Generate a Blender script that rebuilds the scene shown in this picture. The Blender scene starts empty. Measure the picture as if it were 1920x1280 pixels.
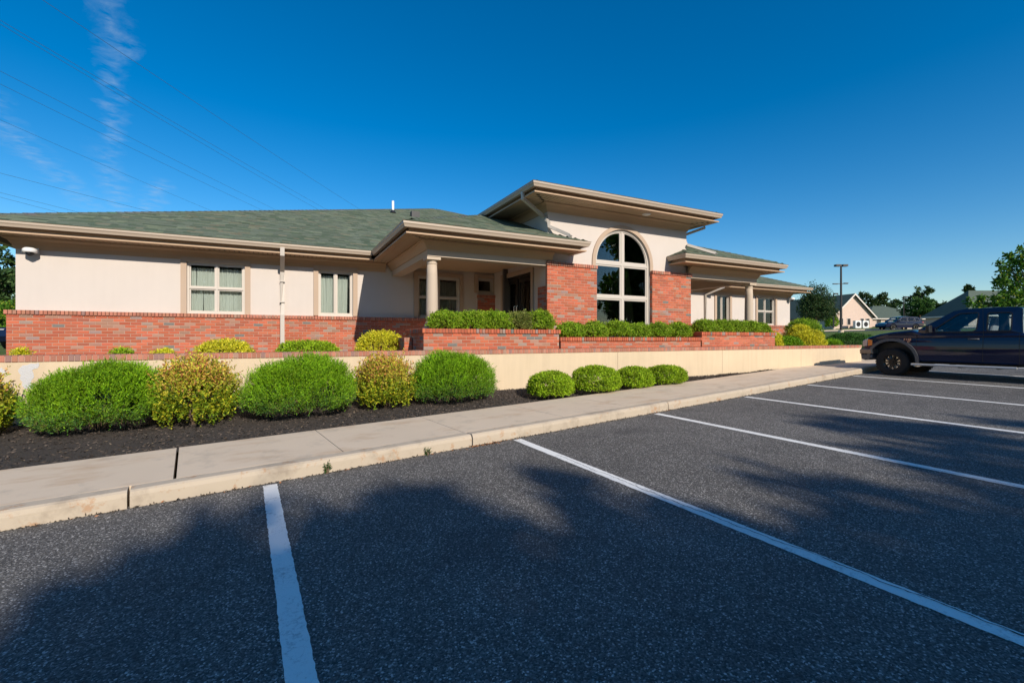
import bpy, math, random
import numpy as np
from mathutils import Vector, Matrix
from mathutils.geometry import tessellate_polygon
R = math.radians
sc = bpy.context.scene
COL = sc.collection
# ------------------------------------------------------------------ camera, sky, sun, exposure
cam_d = bpy.data.cameras.new('camera'); cam = bpy.data.objects.new('camera', cam_d); COL.objects.link(cam)
cam.location = (0, 0, 1.5); cam.rotation_euler = (R(90), 0, R(-26.78))
cam_d.sensor_width = 36; cam_d.lens = 853 / 1920 * 36; cam_d.shift_y = -6 / 1920; cam_d.clip_start = .05; cam_d.clip_end = 3000
sc.camera = cam
sc.view_settings.view_transform = 'Standard'; sc.view_settings.look = 'None'
sc.view_settings.exposure = 0.08; sc.view_settings.gamma = 1; sc.view_settings.use_curve_mapping = False
SUN_EL = R(29.6); SUN_DIR = Vector((.16, -1.754, 1)).normalized()
sun_d = bpy.data.lights.new('sun', 'SUN'); sun_d.energy = 5.0; sun_d.angle = R(.53); sun_d.color = (1, .91, .79)
sun = bpy.data.objects.new('sun', sun_d); COL.objects.link(sun); sun.rotation_euler = SUN_DIR.to_track_quat('Z', 'Y').to_euler(); sun.location = (0, -20, 30)
world = bpy.data.worlds.new('World'); sc.world = world; world.use_nodes = True

def N(nt, typ, inp=None, **kw):
    n = nt.nodes.new(typ)
    for k, v in kw.items(): setattr(n, k, v)
    for k, v in (inp or {}).items():
        s = n.inputs[k]
        if isinstance(v, bpy.types.NodeSocket): nt.links.new(v, s)
        else: s.default_value = v
    return n
def M_(nt, op, a, b=None, c=None, clamp=False):
    n = nt.nodes.new('ShaderNodeMath'); n.operation = op; n.use_clamp = clamp
    for i, v in enumerate((a, b, c)):
        if v is None: continue
        if isinstance(v, bpy.types.NodeSocket): nt.links.new(v, n.inputs[i])
        else: n.inputs[i].default_value = v
    return n.outputs[0]
def MIX(nt, fac, a, b, typ='MIX'):
    n = nt.nodes.new('ShaderNodeMix'); n.data_type = 'RGBA'; n.blend_type = typ
    for i, v in ((0, fac), (6, a), (7, b)):
        if isinstance(v, bpy.types.NodeSocket): nt.links.new(v, n.inputs[i])
        else: n.inputs[i].default_value = v if i == 0 else (*v[:3], 1)
    return n.outputs[2]
def RAMP(nt, f, stops, interp='LINEAR'):
    n = nt.nodes.new('ShaderNodeValToRGB'); cr = n.color_ramp; cr.interpolation = interp
    while len(cr.elements) < len(stops): cr.elements.new(.5)
    for e, (p, c) in zip(cr.elements, stops): e.position = p; e.color = (*(c if hasattr(c, '__len__') else (c, c, c)), 1)
    nt.links.new(f, n.inputs[0]); return n.outputs[0]

nt = world.node_tree; nt.nodes.clear()
sky = N(nt, 'ShaderNodeTexSky', sky_type='NISHITA', sun_disc=False, sun_elevation=SUN_EL, sun_rotation=math.atan2(.16, -1.754), altitude=0, air_density=1.0, dust_density=.35, ozone_density=3.0)
hs = N(nt, 'ShaderNodeHueSaturation', {'Saturation': 1.46, 'Value': 1.0, 'Color': sky.outputs[0]})
# thin cirrus streaks, laid out on the sky plane (direction / height)
tc = N(nt, 'ShaderNodeTexCoord'); sp = N(nt, 'ShaderNodeSeparateXYZ', {0: tc.outputs['Generated']})
zz = M_(nt, 'MAXIMUM', sp.outputs[2], .02); px_ = M_(nt, 'DIVIDE', sp.outputs[0], zz); py_ = M_(nt, 'DIVIDE', sp.outputs[1], zz)
pl = N(nt, 'ShaderNodeCombineXYZ', {0: px_, 1: py_, 2: 0.0})
nz = N(nt, 'ShaderNodeTexNoise', {'Vector': pl.outputs[0], 'Scale': 3.5, 'Detail': 7, 'Roughness': .62, 'Distortion': .6})
wob = M_(nt, 'MULTIPLY', M_(nt, 'SUBTRACT', nz.outputs[0], .5), .22)
def streak(x0, y0, x1, y1, w):
    dx, dy = x1 - x0, y1 - y0; L = math.hypot(dx, dy); dx /= L; dy /= L
    ax = M_(nt, 'SUBTRACT', px_, x0); ay = M_(nt, 'SUBTRACT', py_, y0)
    t = M_(nt, 'ADD', M_(nt, 'MULTIPLY', ax, dx), M_(nt, 'MULTIPLY', ay, dy))
    d = M_(nt, 'ADD', M_(nt, 'SUBTRACT', M_(nt, 'MULTIPLY', ax, dy), M_(nt, 'MULTIPLY', ay, dx)), wob)
    across = M_(nt, 'SUBTRACT', 1.0, M_(nt, 'DIVIDE', M_(nt, 'ABSOLUTE', d), w), clamp=True)
    al = M_(nt, 'MULTIPLY', M_(nt, 'MULTIPLY', M_(nt, 'ADD', t, .25 * L), 4 / L, clamp=True), M_(nt, 'MULTIPLY', M_(nt, 'SUBTRACT', L * 1.2, t), 3 / L, clamp=True), clamp=True)
    return M_(nt, 'MULTIPLY', across, al)
st = streak(-.40, 1.55, -.85, 3.3, .055)
for a in ((-1.15, 2.6, -1.31, 4.6, .12), (-.9, 3.4, -1.25, 5.2, .10), (-.72, 3.7, -.95, 4.5, .09), (-1.9, 2.2, -2.4, 4.2, .2)): st = M_(nt, 'MAXIMUM', st, streak(*a))
fine = N(nt, 'ShaderNodeTexNoise', {'Vector': pl.outputs[0], 'Scale': 11, 'Detail': 6, 'Roughness': .6, 'Distortion': .4})
cf = M_(nt, 'MULTIPLY', M_(nt, 'MULTIPLY', st, M_(nt, 'MULTIPLY', M_(nt, 'SUBTRACT', fine.outputs[0], .40), 2.8, clamp=True)), .42, clamp=True)
skyc = MIX(nt, cf, hs.outputs[0], (3.2, 4.2, 5.3))
bg = N(nt, 'ShaderNodeBackground', {'Color': skyc, 'Strength': .13})
nt.links.new(bg.outputs[0], N(nt, 'ShaderNodeOutputWorld').inputs[0])

# ------------------------------------------------------------------ materials
def mat(name, color=(.5, .5, .5), rough=.7, metal=0, spec=.5, coat=0):
    m = bpy.data.materials.new(name); m.use_nodes = True; b = m.node_tree.nodes['Principled BSDF']
    b.inputs['Base Color'].default_value = (*color, 1); b.inputs['Roughness'].default_value = rough
    b.inputs['Metallic'].default_value = metal; b.inputs['Specular IOR Level'].default_value = spec; b.inputs['Coat Weight'].default_value = coat
    return m
def nodes(m): return m.node_tree, m.node_tree.nodes['Principled BSDF']
def coords(nt): return N(nt, 'ShaderNodeTexCoord').outputs['Object']
def noise(nt, vec, scale, detail=5, rough=.55, dist=0):
    return N(nt, 'ShaderNodeTexNoise', {'Vector': vec, 'Scale': scale, 'Detail': detail, 'Roughness': rough, 'Distortion': dist}).outputs[0]
def bump(nt, b, h, strength=.3, dist=.01):
    n = N(nt, 'ShaderNodeBump', {'Height': h, 'Strength': strength, 'Distance': dist}); nt.links.new(n.outputs[0], b.inputs['Normal'])
def rough_paint(name, color, var=.08, rough=.75, fine=180, bs=.25, bd=.004, streak=0):
    m = mat(name, color, rough); nt, b = nodes(m); v = coords(nt)
    n1 = noise(nt, v, 1.3, 6); n2 = noise(nt, v, fine, 3)
    f = M_(nt, 'ADD', M_(nt, 'MULTIPLY', M_(nt, 'SUBTRACT', n1, .5), var * 3), M_(nt, 'MULTIPLY', M_(nt, 'SUBTRACT', n2, .5), var))
    if streak:
        mp = N(nt, 'ShaderNodeMapping', {'Vector': v, 'Scale': (7, 7, .5)})
        f = M_(nt, 'ADD', f, M_(nt, 'MULTIPLY', M_(nt, 'SUBTRACT', noise(nt, mp.outputs[0], 1.5, 6), .5), streak))
    dark = tuple(c * .55 for c in color); light = tuple(min(1, c * 1.4) for c in color)
    c = RAMP(nt, M_(nt, 'ADD', f, .5), [(0, dark), (.5, color), (1, light)]); nt.links.new(c, b.inputs['Base Color'])
    bump(nt, b, n2, bs, bd); return m
MAT = {}
MAT['stucco'] = rough_paint('stucco', (.575, .51, .455), .05, .85, 140, .35, .004, .06)
MAT['casing'] = rough_paint('casing', (.45, .335, .245), .05, .85, 140, .3, .003)
MAT['trim'] = rough_paint('trim_paint', (.47, .31, .185), .04, .6, 60, .05, .002)
MAT['soffit'] = rough_paint('soffit_vinyl', (.52, .37, .23), .04, .55, 40, .03, .002)
MAT['gutter'] = mat('gutter_aluminium', (.44, .355, .27), .35, 0, .5)
MAT['downspout'] = mat('downspout_aluminium', (.50, .45, .39), .4, 0, .5)
MAT['column'] = rough_paint('column_paint', (.50, .405, .31), .04, .75, 90, .15, .002); MAT['vinyl'] = mat('window_vinyl', (.54, .485, .42), .4)
MAT['wallstucco'] = rough_paint('retaining_stucco', (.60, .475, .32), .07, .9, 90, .4, .005, .26)
MAT['patch'] = rough_paint('bare_plaster', (.55, .54, .53), .12, .9, 60, .6, .01)
MAT['mortar'] = rough_paint('mortar', (.43, .28, .21), .08, .95, 200, .4, .003)
MAT['concrete'] = rough_paint('concrete', (.60, .485, .36), .06, .9, 260, .35, .003)
nt, b = nodes(MAT['concrete']); v = coords(nt)   # rusty stains with their own shape
src = b.inputs['Base Color'].links[0].from_socket
mp = N(nt, 'ShaderNodeMapping', {'Vector': v, 'Scale': (.9, 2.2, 2.0)})
s1 = RAMP(nt, noise(nt, mp.outputs[0], 1.4, 8, .65), [(.53, 0), (.68, 1)]); s2 = RAMP(nt, noise(nt, v, 3.1, 8, .7), [(.54, 0), (.70, 1)])
c = MIX(nt, M_(nt, 'MULTIPLY', s1, .45), src, (.40, .24, .12)); c = MIX(nt, M_(nt, 'MULTIPLY', s2, .35), c, (.22, .2, .17)); nt.links.new(c, b.inputs['Base Color'])
MAT['curbc'] = rough_paint('curb_concrete', (.45, .375, .285), .08, .9, 200, .4, .004)
nt, b = nodes(MAT['curbc']); v = coords(nt); src = b.inputs['Base Color'].links[0].from_socket
s1 = RAMP(nt, noise(nt, v, 2.3, 9, .7), [(.52, 0), (.66, 1)]); s2 = RAMP(nt, noise(nt, v, 6, 8, .7), [(.57, 0), (.64, 1)])
c = MIX(nt, M_(nt, 'MULTIPLY', s1, .6), src, (.25, .2, .15)); c = MIX(nt, M_(nt, 'MULTIPLY', s2, .6), c, (.38, .19, .08)); nt.links.new(c, b.inputs['Base Color'])
def asphalt():
    m = mat('asphalt', (.1, .1, .1), .85, spec=.35); nt, b = nodes(m); v = coords(nt)
    vo = N(nt, 'ShaderNodeTexVoronoi', {'Vector': v, 'Scale': 120, 'Randomness': 1}); vb = N(nt, 'ShaderNodeTexVoronoi', {'Vector': v, 'Scale': 58, 'Randomness': 1})
    r1 = N(nt, 'ShaderNodeSeparateColor', {0: vo.outputs['Color']}).outputs[0]; r2 = N(nt, 'ShaderNodeSeparateColor', {0: vb.outputs['Color']}).outputs[1]
    base = RAMP(nt, r1, [(0, (.042, .039, .036)), (.5, (.098, .092, .085)), (.82, (.155, .146, .134)), (.94, (.27, .255, .235)), (1, (.54, .51, .47))])
    big = RAMP(nt, r2, [(.91, 0), (.935, 1)]); inside = RAMP(nt, vb.outputs['Distance'], [(.25, 1), (.4, 0)])
    c = MIX(nt, M_(nt, 'MULTIPLY', M_(nt, 'MULTIPLY', big, inside), .8), base, (.54, .51, .47))
    big2 = RAMP(nt, r2, [(.0, 1), (.05, 1), (.07, 0)]); c = MIX(nt, M_(nt, 'MULTIPLY', M_(nt, 'MULTIPLY', big2, inside), .85), c, (.03, .03, .032))
    n1 = noise(nt, v, .35, 6, .6); n2 = noise(nt, v, 2.2, 7, .65)
    c = MIX(nt, 1.0, c, RAMP(nt, n1, [(.3, .84), (.7, 1.16)]), 'MULTIPLY'); c = MIX(nt, 1.0, c, RAMP(nt, n2, [(.3, .9), (.7, 1.1)]), 'MULTIPLY')
    st = RAMP(nt, noise(nt, v, 1.1, 4, .5, .5), [(.57, 0), (.70, 1)]); c = MIX(nt, M_(nt, 'MULTIPLY', st, .40), c, (.04, .04, .042))
    nt.links.new(c, b.inputs['Base Color'])
    h = M_(nt, 'ADD', M_(nt, 'MULTIPLY', vo.outputs['Distance'], -1.0), M_(nt, 'MULTIPLY', vb.outputs['Distance'], -.9)); bump(nt, b, h, .55, .006)
    return m
MAT['asphalt'] = asphalt()
def paintline():
    m = mat('road_paint', (.80, .79, .75), .7); nt, b = nodes(m); v = coords(nt)
    n1 = noise(nt, v, 35, 6, .7); n2 = noise(nt, v, 5, 6, .7); vo = N(nt, 'ShaderNodeTexVoronoi', {'Vector': v, 'Scale': 95})
    w = RAMP(nt, M_(nt, 'ADD', M_(nt, 'MULTIPLY', n1, .5), M_(nt, 'MULTIPLY', n2, .5)), [(.53, 0), (.64, 1)])
    c = MIX(nt, M_(nt, 'MULTIPLY', w, .6), (.80, .79, .75), (.2, .2, .2))
    wv = N(nt, 'ShaderNodeTexNoise', {'Vector': v, 'Scale': 22, 'Detail': 4}); vv = N(nt, 'ShaderNodeVectorMath', {0: v, 1: N(nt, 'ShaderNodeVectorMath', {0: wv.outputs['Color'], 1: (.06, .06, .06)}, operation='MULTIPLY').outputs[0]}, operation='ADD')
    cr = N(nt, 'ShaderNodeTexVoronoi', {'Vector': vv.outputs[0], 'Scale': 17}, feature='DISTANCE_TO_EDGE')
    ck = M_(nt, 'MULTIPLY', RAMP(nt, cr.outputs['Distance'], [(.0, 1), (.02, 0)]), RAMP(nt, noise(nt, v, 4, 3), [(.48, 0), (.6, 1)])); c = MIX(nt, M_(nt, 'MULTIPLY', ck, .5), c, (.12, .12, .12))
    nt.links.new(c, b.inputs['Base Color']); bump(nt, b, vo.outputs['Distance'], .4, .004); return m
MAT['paint'] = paintline()
MAT['crack'] = mat('crack_dark', (.012, .012, .012), .95)
def attr_mat(name, rough=.8, spec=.3, bscale=90, bs=.3, bd=.004, var=.12):
    m = mat(name, (.5, .5, .5), rough, 0, spec); nt, b = nodes(m); v = coords(nt)
    a = N(nt, 'ShaderNodeAttribute', attribute_name='col'); n1 = noise(nt, v, bscale, 4, .6)
    c = MIX(nt, 1.0, a.outputs['Color'], RAMP(nt, n1, [(.25, 1 - var * 2), (.75, 1 + var * 2)]), 'MULTIPLY'); nt.links.new(c, b.inputs['Base Color'])
    if bs: bump(nt, b, n1, bs, bd)
    return m
MAT['brick'] = attr_mat('brick', .85, .25, 120, .5, .004, .15)
MAT['shingle'] = attr_mat('shingle', .92, .2, 160, .5, .004, .2)
MAT['mulchchip'] = attr_mat('mulch_chip', .95, .15, 60, 0)
def leafmat(name, trans=.28, rough=.5):
    m = mat(name, (.1, .2, .03), rough, 0, .18); nt, b = nodes(m)
    a = N(nt, 'ShaderNodeAttribute', attribute_name='col'); nt.links.new(a.outputs['Color'], b.inputs['Base Color'])
    t = N(nt, 'ShaderNodeBsdfTranslucent', {'Color': a.outputs['Color']}); mx = N(nt, 'ShaderNodeMixShader', {0: trans, 1: b.outputs[0], 2: t.outputs[0]})
    nt.links.new(mx.outputs[0], nt.nodes['Material Output'].inputs[0]); return m
MAT['leaf'] = leafmat('leaf'); MAT['needle'] = leafmat('needle', .10, .6)
MAT['bark'] = rough_paint('bark', (.13, .095, .065), .2, .95, 30, .8, .02)
MAT['twig'] = rough_paint('twig', (.12, .08, .05), .2, .95, 60, .5, .01)
MAT['mulch'] = rough_paint('mulch', (.048, .038, .031), .3, .95, 45, 1.0, .03)
def grass():
    m = mat('grass', (.07, .12, .02), .9, 0, .2); nt, b = nodes(m); v = coords(nt)
    n = noise(nt, v, 1.2, 8, .7); c = RAMP(nt, n, [(.25, (.05, .09, .018)), (.5, (.095, .14, .03)), (.75, (.19, .19, .06))]); nt.links.new(c, b.inputs['Base Color']); bump(nt, b, noise(nt, v, 40, 3), .8, .04); return m
MAT['grass'] = grass()
def glass(name, tint=(.75, .8, .8), ior=1.5):
    m = bpy.data.materials.new(name); m.use_nodes = True; nt = m.node_tree; nt.nodes.clear()
    f = N(nt, 'ShaderNodeFresnel', {'IOR': ior}); g = N(nt, 'ShaderNodeBsdfGlossy', {'Color': (1, 1, 1, 1), 'Roughness': .01}); t = N(nt, 'ShaderNodeBsdfTransparent', {'Color': (*tint, 1)})
    mx = N(nt, 'ShaderNodeMixShader', {0: f.outputs[0], 1: t.outputs[0], 2: g.outputs[0]}); nt.links.new(mx.outputs[0], N(nt, 'ShaderNodeOutputMaterial').inputs[0]); return m
MAT['glass'] = glass('window_glass', (.88, .92, .91)); MAT['darkglass'] = glass('dark_glass', (.55, .58, .57)); MAT['carglass'] = glass('car_glass', (.80, .86, .88))
MAT['curtain'] = rough_paint('curtain', (.50, .49, .45), .05, .9, 80, .1, .002)
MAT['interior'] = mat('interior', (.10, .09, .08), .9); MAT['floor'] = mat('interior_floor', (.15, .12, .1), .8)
MAT['black'] = mat('black_plastic', (.012, .012, .013), .5); MAT['doorframe'] = mat('dark_bronze', (.012, .011, .011), .35, 0, .5)
MAT['white'] = mat('white_plastic', (.75, .75, .74), .4); MAT['wire'] = mat('wire', (.06, .065, .07), .6)
MAT['pole'] = mat('dark_pole', (.035, .028, .024), .5); MAT['chrome'] = mat('chrome', (.75, .75, .76), .12, 1)
def carpaint(n, c):
    m = mat(n, c, .6, 0, .04, 1.0); m.node_tree.nodes['Principled BSDF'].inputs['Coat Roughness'].default_value = .04; return m
MAT['navy'] = carpaint('navy_paint', (.004, .010, .042)); MAT['navy2'] = carpaint('dark_blue_paint', (.004, .008, .03)); MAT['wpaint'] = carpaint('white_paint', (.75, .75, .75))
MAT['flare'] = mat('faded_trim', (.10, .10, .105), .5); MAT['tyre'] = rough_paint('tyre', (.018, .018, .018), .15, .9, 50, .6, .01); MAT['rim'] = mat('black_rim', (.02, .02, .021), .3, .6)
MAT['bumper'] = mat('tan_bumper', (.24, .19, .15), .35, .3); MAT['amber'] = mat('amber_lens', (.75, .22, .03), .15, coat=1); MAT['lens'] = mat('clear_lens', (.5, .45, .4), .1, coat=1); MAT['red'] = mat('red_lens', (.45, .03, .03), .2, coat=1)
MAT['silver'] = mat('silver_step', (.55, .55, .55), .4, .35); MAT['seat'] = rough_paint('seat_fabric', (.30, .31, .32), .1, .9, 50, .2, .004)
MAT['siding'] = rough_paint('pale_siding', (.60, .45, .36), .04, .85, 30, .1, .01); MAT['roofgreen'] = rough_paint('green_roof', (.075, .10, .075), .15, .9, 14, .4, .02); MAT['fascia'] = mat('white_fascia', (.7, .62, .54), .6)
MAT['stone'] = rough_paint('pale_stone', (.6, .6, .58), .1, .9, 40, .4, .01)

# ------------------------------------------------------------------ mesh helpers
class MB:
    def __init__(s): s.v = []; s.f = []; s.c = []
    def add(s, vs, fs, col=None):
        o = len(s.v); s.v += [tuple(p) for p in vs]; s.f += [tuple(i + o for i in q) for q in fs]; s.c += [col] * len(fs); return s
    def box(s, x0, x1, y0, y1, z0, z1, col=None):
        return s.add([(x0, y0, z0), (x1, y0, z0), (x1, y1, z0), (x0, y1, z0), (x0, y0, z1), (x1, y0, z1), (x1, y1, z1), (x0, y1, z1)],
                     [(0, 3, 2, 1), (4, 5, 6, 7), (0, 1, 5, 4), (1, 2, 6, 5), (2, 3, 7, 6), (3, 0, 4, 7)], col)
    def poly(s, pts, col=None): return s.add(pts, [tuple(range(len(pts)))], col)
    def tube(s, pts, r, n=8, caps=True):
        pts = [Vector(p) for p in pts]; rr = r if hasattr(r, '__len__') else [r] * len(pts); vs = []; up = Vector((.03, .02, 1))
        for i, p in enumerate(pts):
            t = (pts[min(i + 1, len(pts) - 1)] - pts[max(i - 1, 0)]).normalized()
            a = t.cross(up if abs(t.z) < .95 else Vector((1, 0, 0))).normalized(); b_ = t.cross(a)
            for k in range(n):
                q = 2 * math.pi * (k + (.5 if n == 4 else 0)) / n; vs.append(p + rr[i] * (a * math.cos(q) + b_ * math.sin(q)))
        fs = [(i * n + k, i * n + (k + 1) % n, (i + 1) * n + (k + 1) % n, (i + 1) * n + k) for i in range(len(pts) - 1) for k in range(n)]
        if caps: fs += [tuple(range(n - 1, -1, -1)), tuple((len(pts) - 1) * n + k for k in range(n))]
        return s.add(vs, fs)
    def lathe(s, prof, c=(0, 0, 0), n=24, axis='z', caps=True):
        vs = []
        for r, h in prof:
            for k in range(n):
                q = 2 * math.pi * k / n; a, b_ = r * math.cos(q), r * math.sin(q)
                vs.append((c[0] + a, c[1] + b_, c[2] + h) if axis == 'z' else (c[0] + a, c[1] + h, c[2] + b_))
        fs = [(i * n + k, i * n + (k + 1) % n, (i + 1) * n + (k + 1) % n, (i + 1) * n + k) for i in range(len(prof) - 1) for k in range(n)]
        if caps and prof[0][0] > 1e-6: fs.append(tuple(range(n - 1, -1, -1)))
        if caps and prof[-1][0] > 1e-6: fs.append(tuple((len(prof) - 1) * n + k for k in range(n)))
        return s.add(vs, fs)
    def plate(s, outer, holes, t, fn):
        """flat polygon with holes in (u,w), thickness t; fn(u,w,d)->xyz"""
        loops = [outer] + holes; flat = [p for l in loops for p in l]; n = len(flat)
        tris = tessellate_polygon([[Vector((p[0], p[1], 0)) for p in l] for l in loops])
        vs = [fn(p[0], p[1], 0) for p in flat] + [fn(p[0], p[1], t) for p in flat]
        fs = [tuple(q) for q in tris] + [tuple(i + n for i in reversed(q)) for q in tris]; o = 0
        for l in loops:
            k = len(l); fs += [(o + i, o + (i + 1) % k, n + o + (i + 1) % k, n + o + i) for i in range(k)]; o += k
        return s.add(vs, fs)
    def sweep(s, prof, path, cap=True):
        """prof: (outward, z) points; path: xy polyline, outward = right of travel"""
        P = [Vector(p) for p in path]; n = len(P); k = len(prof); vs = []
        for i, p in enumerate(P):
            d0 = (P[i] - P[i - 1]).normalized() if i else (P[1] - P[0]).normalized(); d1 = (P[i + 1] - P[i]).normalized() if i < n - 1 else d0
            n0 = Vector((d0.y, -d0.x)); n1 = Vector((d1.y, -d1.x)); m = (n0 + n1); m = m / max(.2, m.dot(n0))
            for o, z in prof: q = p + m * o; vs.append((q.x, q.y, z))
        fs = [(i * k + j, i * k + (j + 1) % k, (i + 1) * k + (j + 1) % k, (i + 1) * k + j) for i in range(n - 1) for j in range(k)]
        if cap: fs += [tuple(range(k)), tuple((n - 1) * k + j for j in range(k - 1, -1, -1))]
        return s.add(vs, fs)
    def mesh(s, name, m, smooth=False):
        me = bpy.data.meshes.new(name); me.from_pydata(s.v, [], s.f)
        if any(c is not None for c in s.c):
            a = me.color_attributes.new('col', 'FLOAT_COLOR', 'CORNER'); arr = []
            for q, c in zip(s.f, s.c): arr += list((*(c or (.5, .5, .5)), 1)) * len(q)
            a.data.foreach_set('color', arr)
        if smooth: me.polygons.foreach_set('use_smooth', [True] * len(me.polygons))
        if m: me.materials.append(MAT[m] if isinstance(m, str) else m)
        me.update(); return me
    def build(s, name, m, parent=None, smooth=False, recalc=True):
        me = s.mesh(name, m, smooth)
        if recalc:
            import bmesh
            bm = bmesh.new(); bm.from_mesh(me); bmesh.ops.recalc_face_normals(bm, faces=bm.faces); bm.to_mesh(me); bm.free()
        return link(name, me, parent)
INV = {}
def link(name, me, parent=None):
    o = bpy.data.objects.new(name, me); COL.objects.link(o)
    if parent is not None:
        o.parent = parent
        if parent.name in INV: o.matrix_parent_inverse = INV[parent.name]
    return o
def tag(o, label=None, cat=None, group=None, kind=None):
    for k, v in (('label', label), ('category', cat), ('group', group), ('kind', kind)):
        if v: o[k] = v
    return o
def thing(name, label, cat, loc=(0, 0, 0), rz=0, group=None, worldspace=False):
    o = bpy.data.objects.new(name, None); COL.objects.link(o); o.location = loc; o.rotation_euler = (0, 0, rz); o.empty_display_size = .1
    if worldspace: INV[o.name] = Matrix.Translation(-Vector(loc))
    return tag(o, label, cat, group)

# ------------------------------------------------------------------ terrain functions (world z; camera eye is at 1.5)
def g(X):
    if X > 30: return g(30) + .03 * (X - 30)
    X = max(X, -30); return .075 + .0195 * X + .0003 * X * X
def curbY(X): return 5.1 + .15 * X
def asphZ(X, Y): return g(X) + .014 * (Y - curbY(X))
def walkZ(X, Y): return g(X) + .15 + .012 * (Y - curbY(X))
def T(X): return 1.08 + .03 * min(max(0, X - 18.5), 130)
def groundZ(X, Y):
    far = curbY(X) + 1.6
    if Y < curbY(X) - .1: return asphZ(X, Y) - .35
    if X <= 18.25: return T(X) if Y >= 8.98 else asphZ(X, Y) - .35
    if Y < far: return asphZ(X, Y) - .3
    k = min(1, (Y - far) / 5); k = k * k * (3 - 2 * k); return (walkZ(X, far) - .03) * (1 - k) + T(X) * k
def grid(name, xs, ys, zf, m, parent=None, kind='structure', clip=None):
    mb = MB(); nx = len(xs)
    vs = [(x, y, zf(x, y)) for y in ys for x in xs]; fs = []
    for j in range(len(ys) - 1):
        for i in range(nx - 1):
            if clip and not clip((xs[i] + xs[i + 1]) / 2, (ys[j] + ys[j + 1]) / 2): continue
            fs.append((j * nx + i, j * nx + i + 1, (j + 1) * nx + i + 1, (j + 1) * nx + i))
    mb.add(vs, fs); o = mb.build(name, m, parent, True, recalc=False)
    if kind and parent is None: o['kind'] = kind
    return o
def rng(a, b_, st): n = max(1, int(round((b_ - a) / st))); return [a + (b_ - a) * i / n for i in range(n + 1)]
xs = [-900, -400, -150] + rng(-80, -14, 6) + rng(-12, 18, 1.5) + [18.24, 18.3] + rng(19, 40, 1) + rng(44, 160, 4) + [300, 900]
ys = [-900, -400, -150] + rng(-80, -8, 8) + rng(-6, 8, 1) + [8.9, 9.0] + rng(9.5, 22, .7) + rng(25, 120, 5) + [200, 400, 900]
grid('ground', xs, ys, groundZ, 'grass')['label'] = 'lawn and open ground around the office park'
# parking lot: asphalt sheet up to the curb
mb = MB(); AX = rng(-90, -14, 4) + rng(-13, 30, .5)[0:] + rng(32, 46, 2); TY = [0, .12, .3, .6, 1, 1.5, 2, 3, 4, 5, 6, 8, 11, 15, 20, 30, 45, 70, 95]
vs = [(x, curbY(x) + .06 - t, asphZ(x, curbY(x) + .06 - t)) for t in TY for x in AX]; n = len(AX)
mb.add(vs, [(j * n + i, (j + 1) * n + i, (j + 1) * n + i + 1, j * n + i + 1) for j in range(len(TY) - 1) for i in range(n - 1)])
lot = mb.build('parking_lot', 'asphalt', None, True, recalc=False); tag(lot, 'dark asphalt parking lot with white stall lines', kind='structure')
# stall lines: children of the lot, 4 mm above it
LD = Vector((-.063, .998)).normalized(); LN = Vector((LD.y, -LD.x))
rnd = random.Random(5)
for i in range(-3, 10):
    x0 = -.107 + 2.94 * i; y0 = (curbY(x0) - .07); mb = MB(); vs = []; L = 5.6; n = 170
    for k in range(n + 1):
        c = Vector((x0, y0)) - LD * (L * k / n)
        for sgn in (-1, 1):
            q = c + LN * (sgn * (.062 + rnd.uniform(-.0045, .003))); vs.append((q.x, q.y, asphZ(q.x, q.y) + .004))
    mb.add(vs, [(2 * k, 2 * k + 1, 2 * k + 3, 2 * k + 2) for k in range(n)]); mb.build('parking_line', 'paint', lot, recalc=False)
    if i in (1, 2):   # long crack that wanders along the paint
        mb = MB(); vs = []; off = .01; n = 220
        for k in range(n + 1):
            off = max(-.045, min(.045, off + rnd.uniform(-.009, .009))); c = Vector((x0, y0)) - LD * (.9 + (L - .9) * k / n); w = .0016 + .003 * rnd.random() * (k / n) * (2 - i + 1)
            for sgn in (-1, 1): q = c + LN * (off + sgn * w); vs.append((q.x, q.y, asphZ(q.x, q.y) + .0065))
        mb.add(vs, [(2 * k, 2 * k + 1, 2 * k + 3, 2 * k + 2) for k in range(n)]); mb.build('crack', 'crack', lot, recalc=False)
# curb: separate stones, then sidewalk slabs
CU = Vector((1, .15)).normalized(); CN = Vector((-CU.y, CU.x))
curb = bpy.data.objects.new('curb', None); COL.objects.link(curb); tag(curb, 'pale concrete curb along the parking lot', kind='structure')
side = bpy.data.objects.new('sidewalk', None); COL.objects.link(side); tag(side, 'concrete sidewalk between the curb and the planting bed', kind='structure')
CX = [-14, -9.5, -5.1, -1.17, 2.17, 6.19, 9.87, 13.46, 17.0, 20.6, 24.2, 28]
def curb_stone(x0, x1, wide):
    mb = MB(); n = 12; prof = [(0, -.25), (.0, .10), (.012, .135), (.035, .15), (.165, .152), (.165, -.25)]; vs = []
    for k in range(n + 1):
        x = x0 + wide + (x1 - x0 - 2 * wide) * k / n + (0); p = Vector((x, curbY(x)))
        for o, h in prof: q = p + CN * (o + rnd.uniform(-.002, .002)); vs.append((q.x, q.y, g(x) + h + rnd.uniform(-.0015, .0015)))
    m = len(prof); fs = [(k * m + j, (k + 1) * m + j, (k + 1) * m + (j + 1) % m, k * m + (j + 1) % m) for k in range(n) for j in range(m)] + [tuple(range(m)), tuple(n * m + j for j in range(m - 1, -1, -1))]
    mb.add(vs, fs); mb.build('curb_stone', 'curbc', curb)
for i in range(len(CX) - 1): curb_stone(CX[i], CX[i + 1], .009 if CX[i] < 3 else .005)
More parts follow.
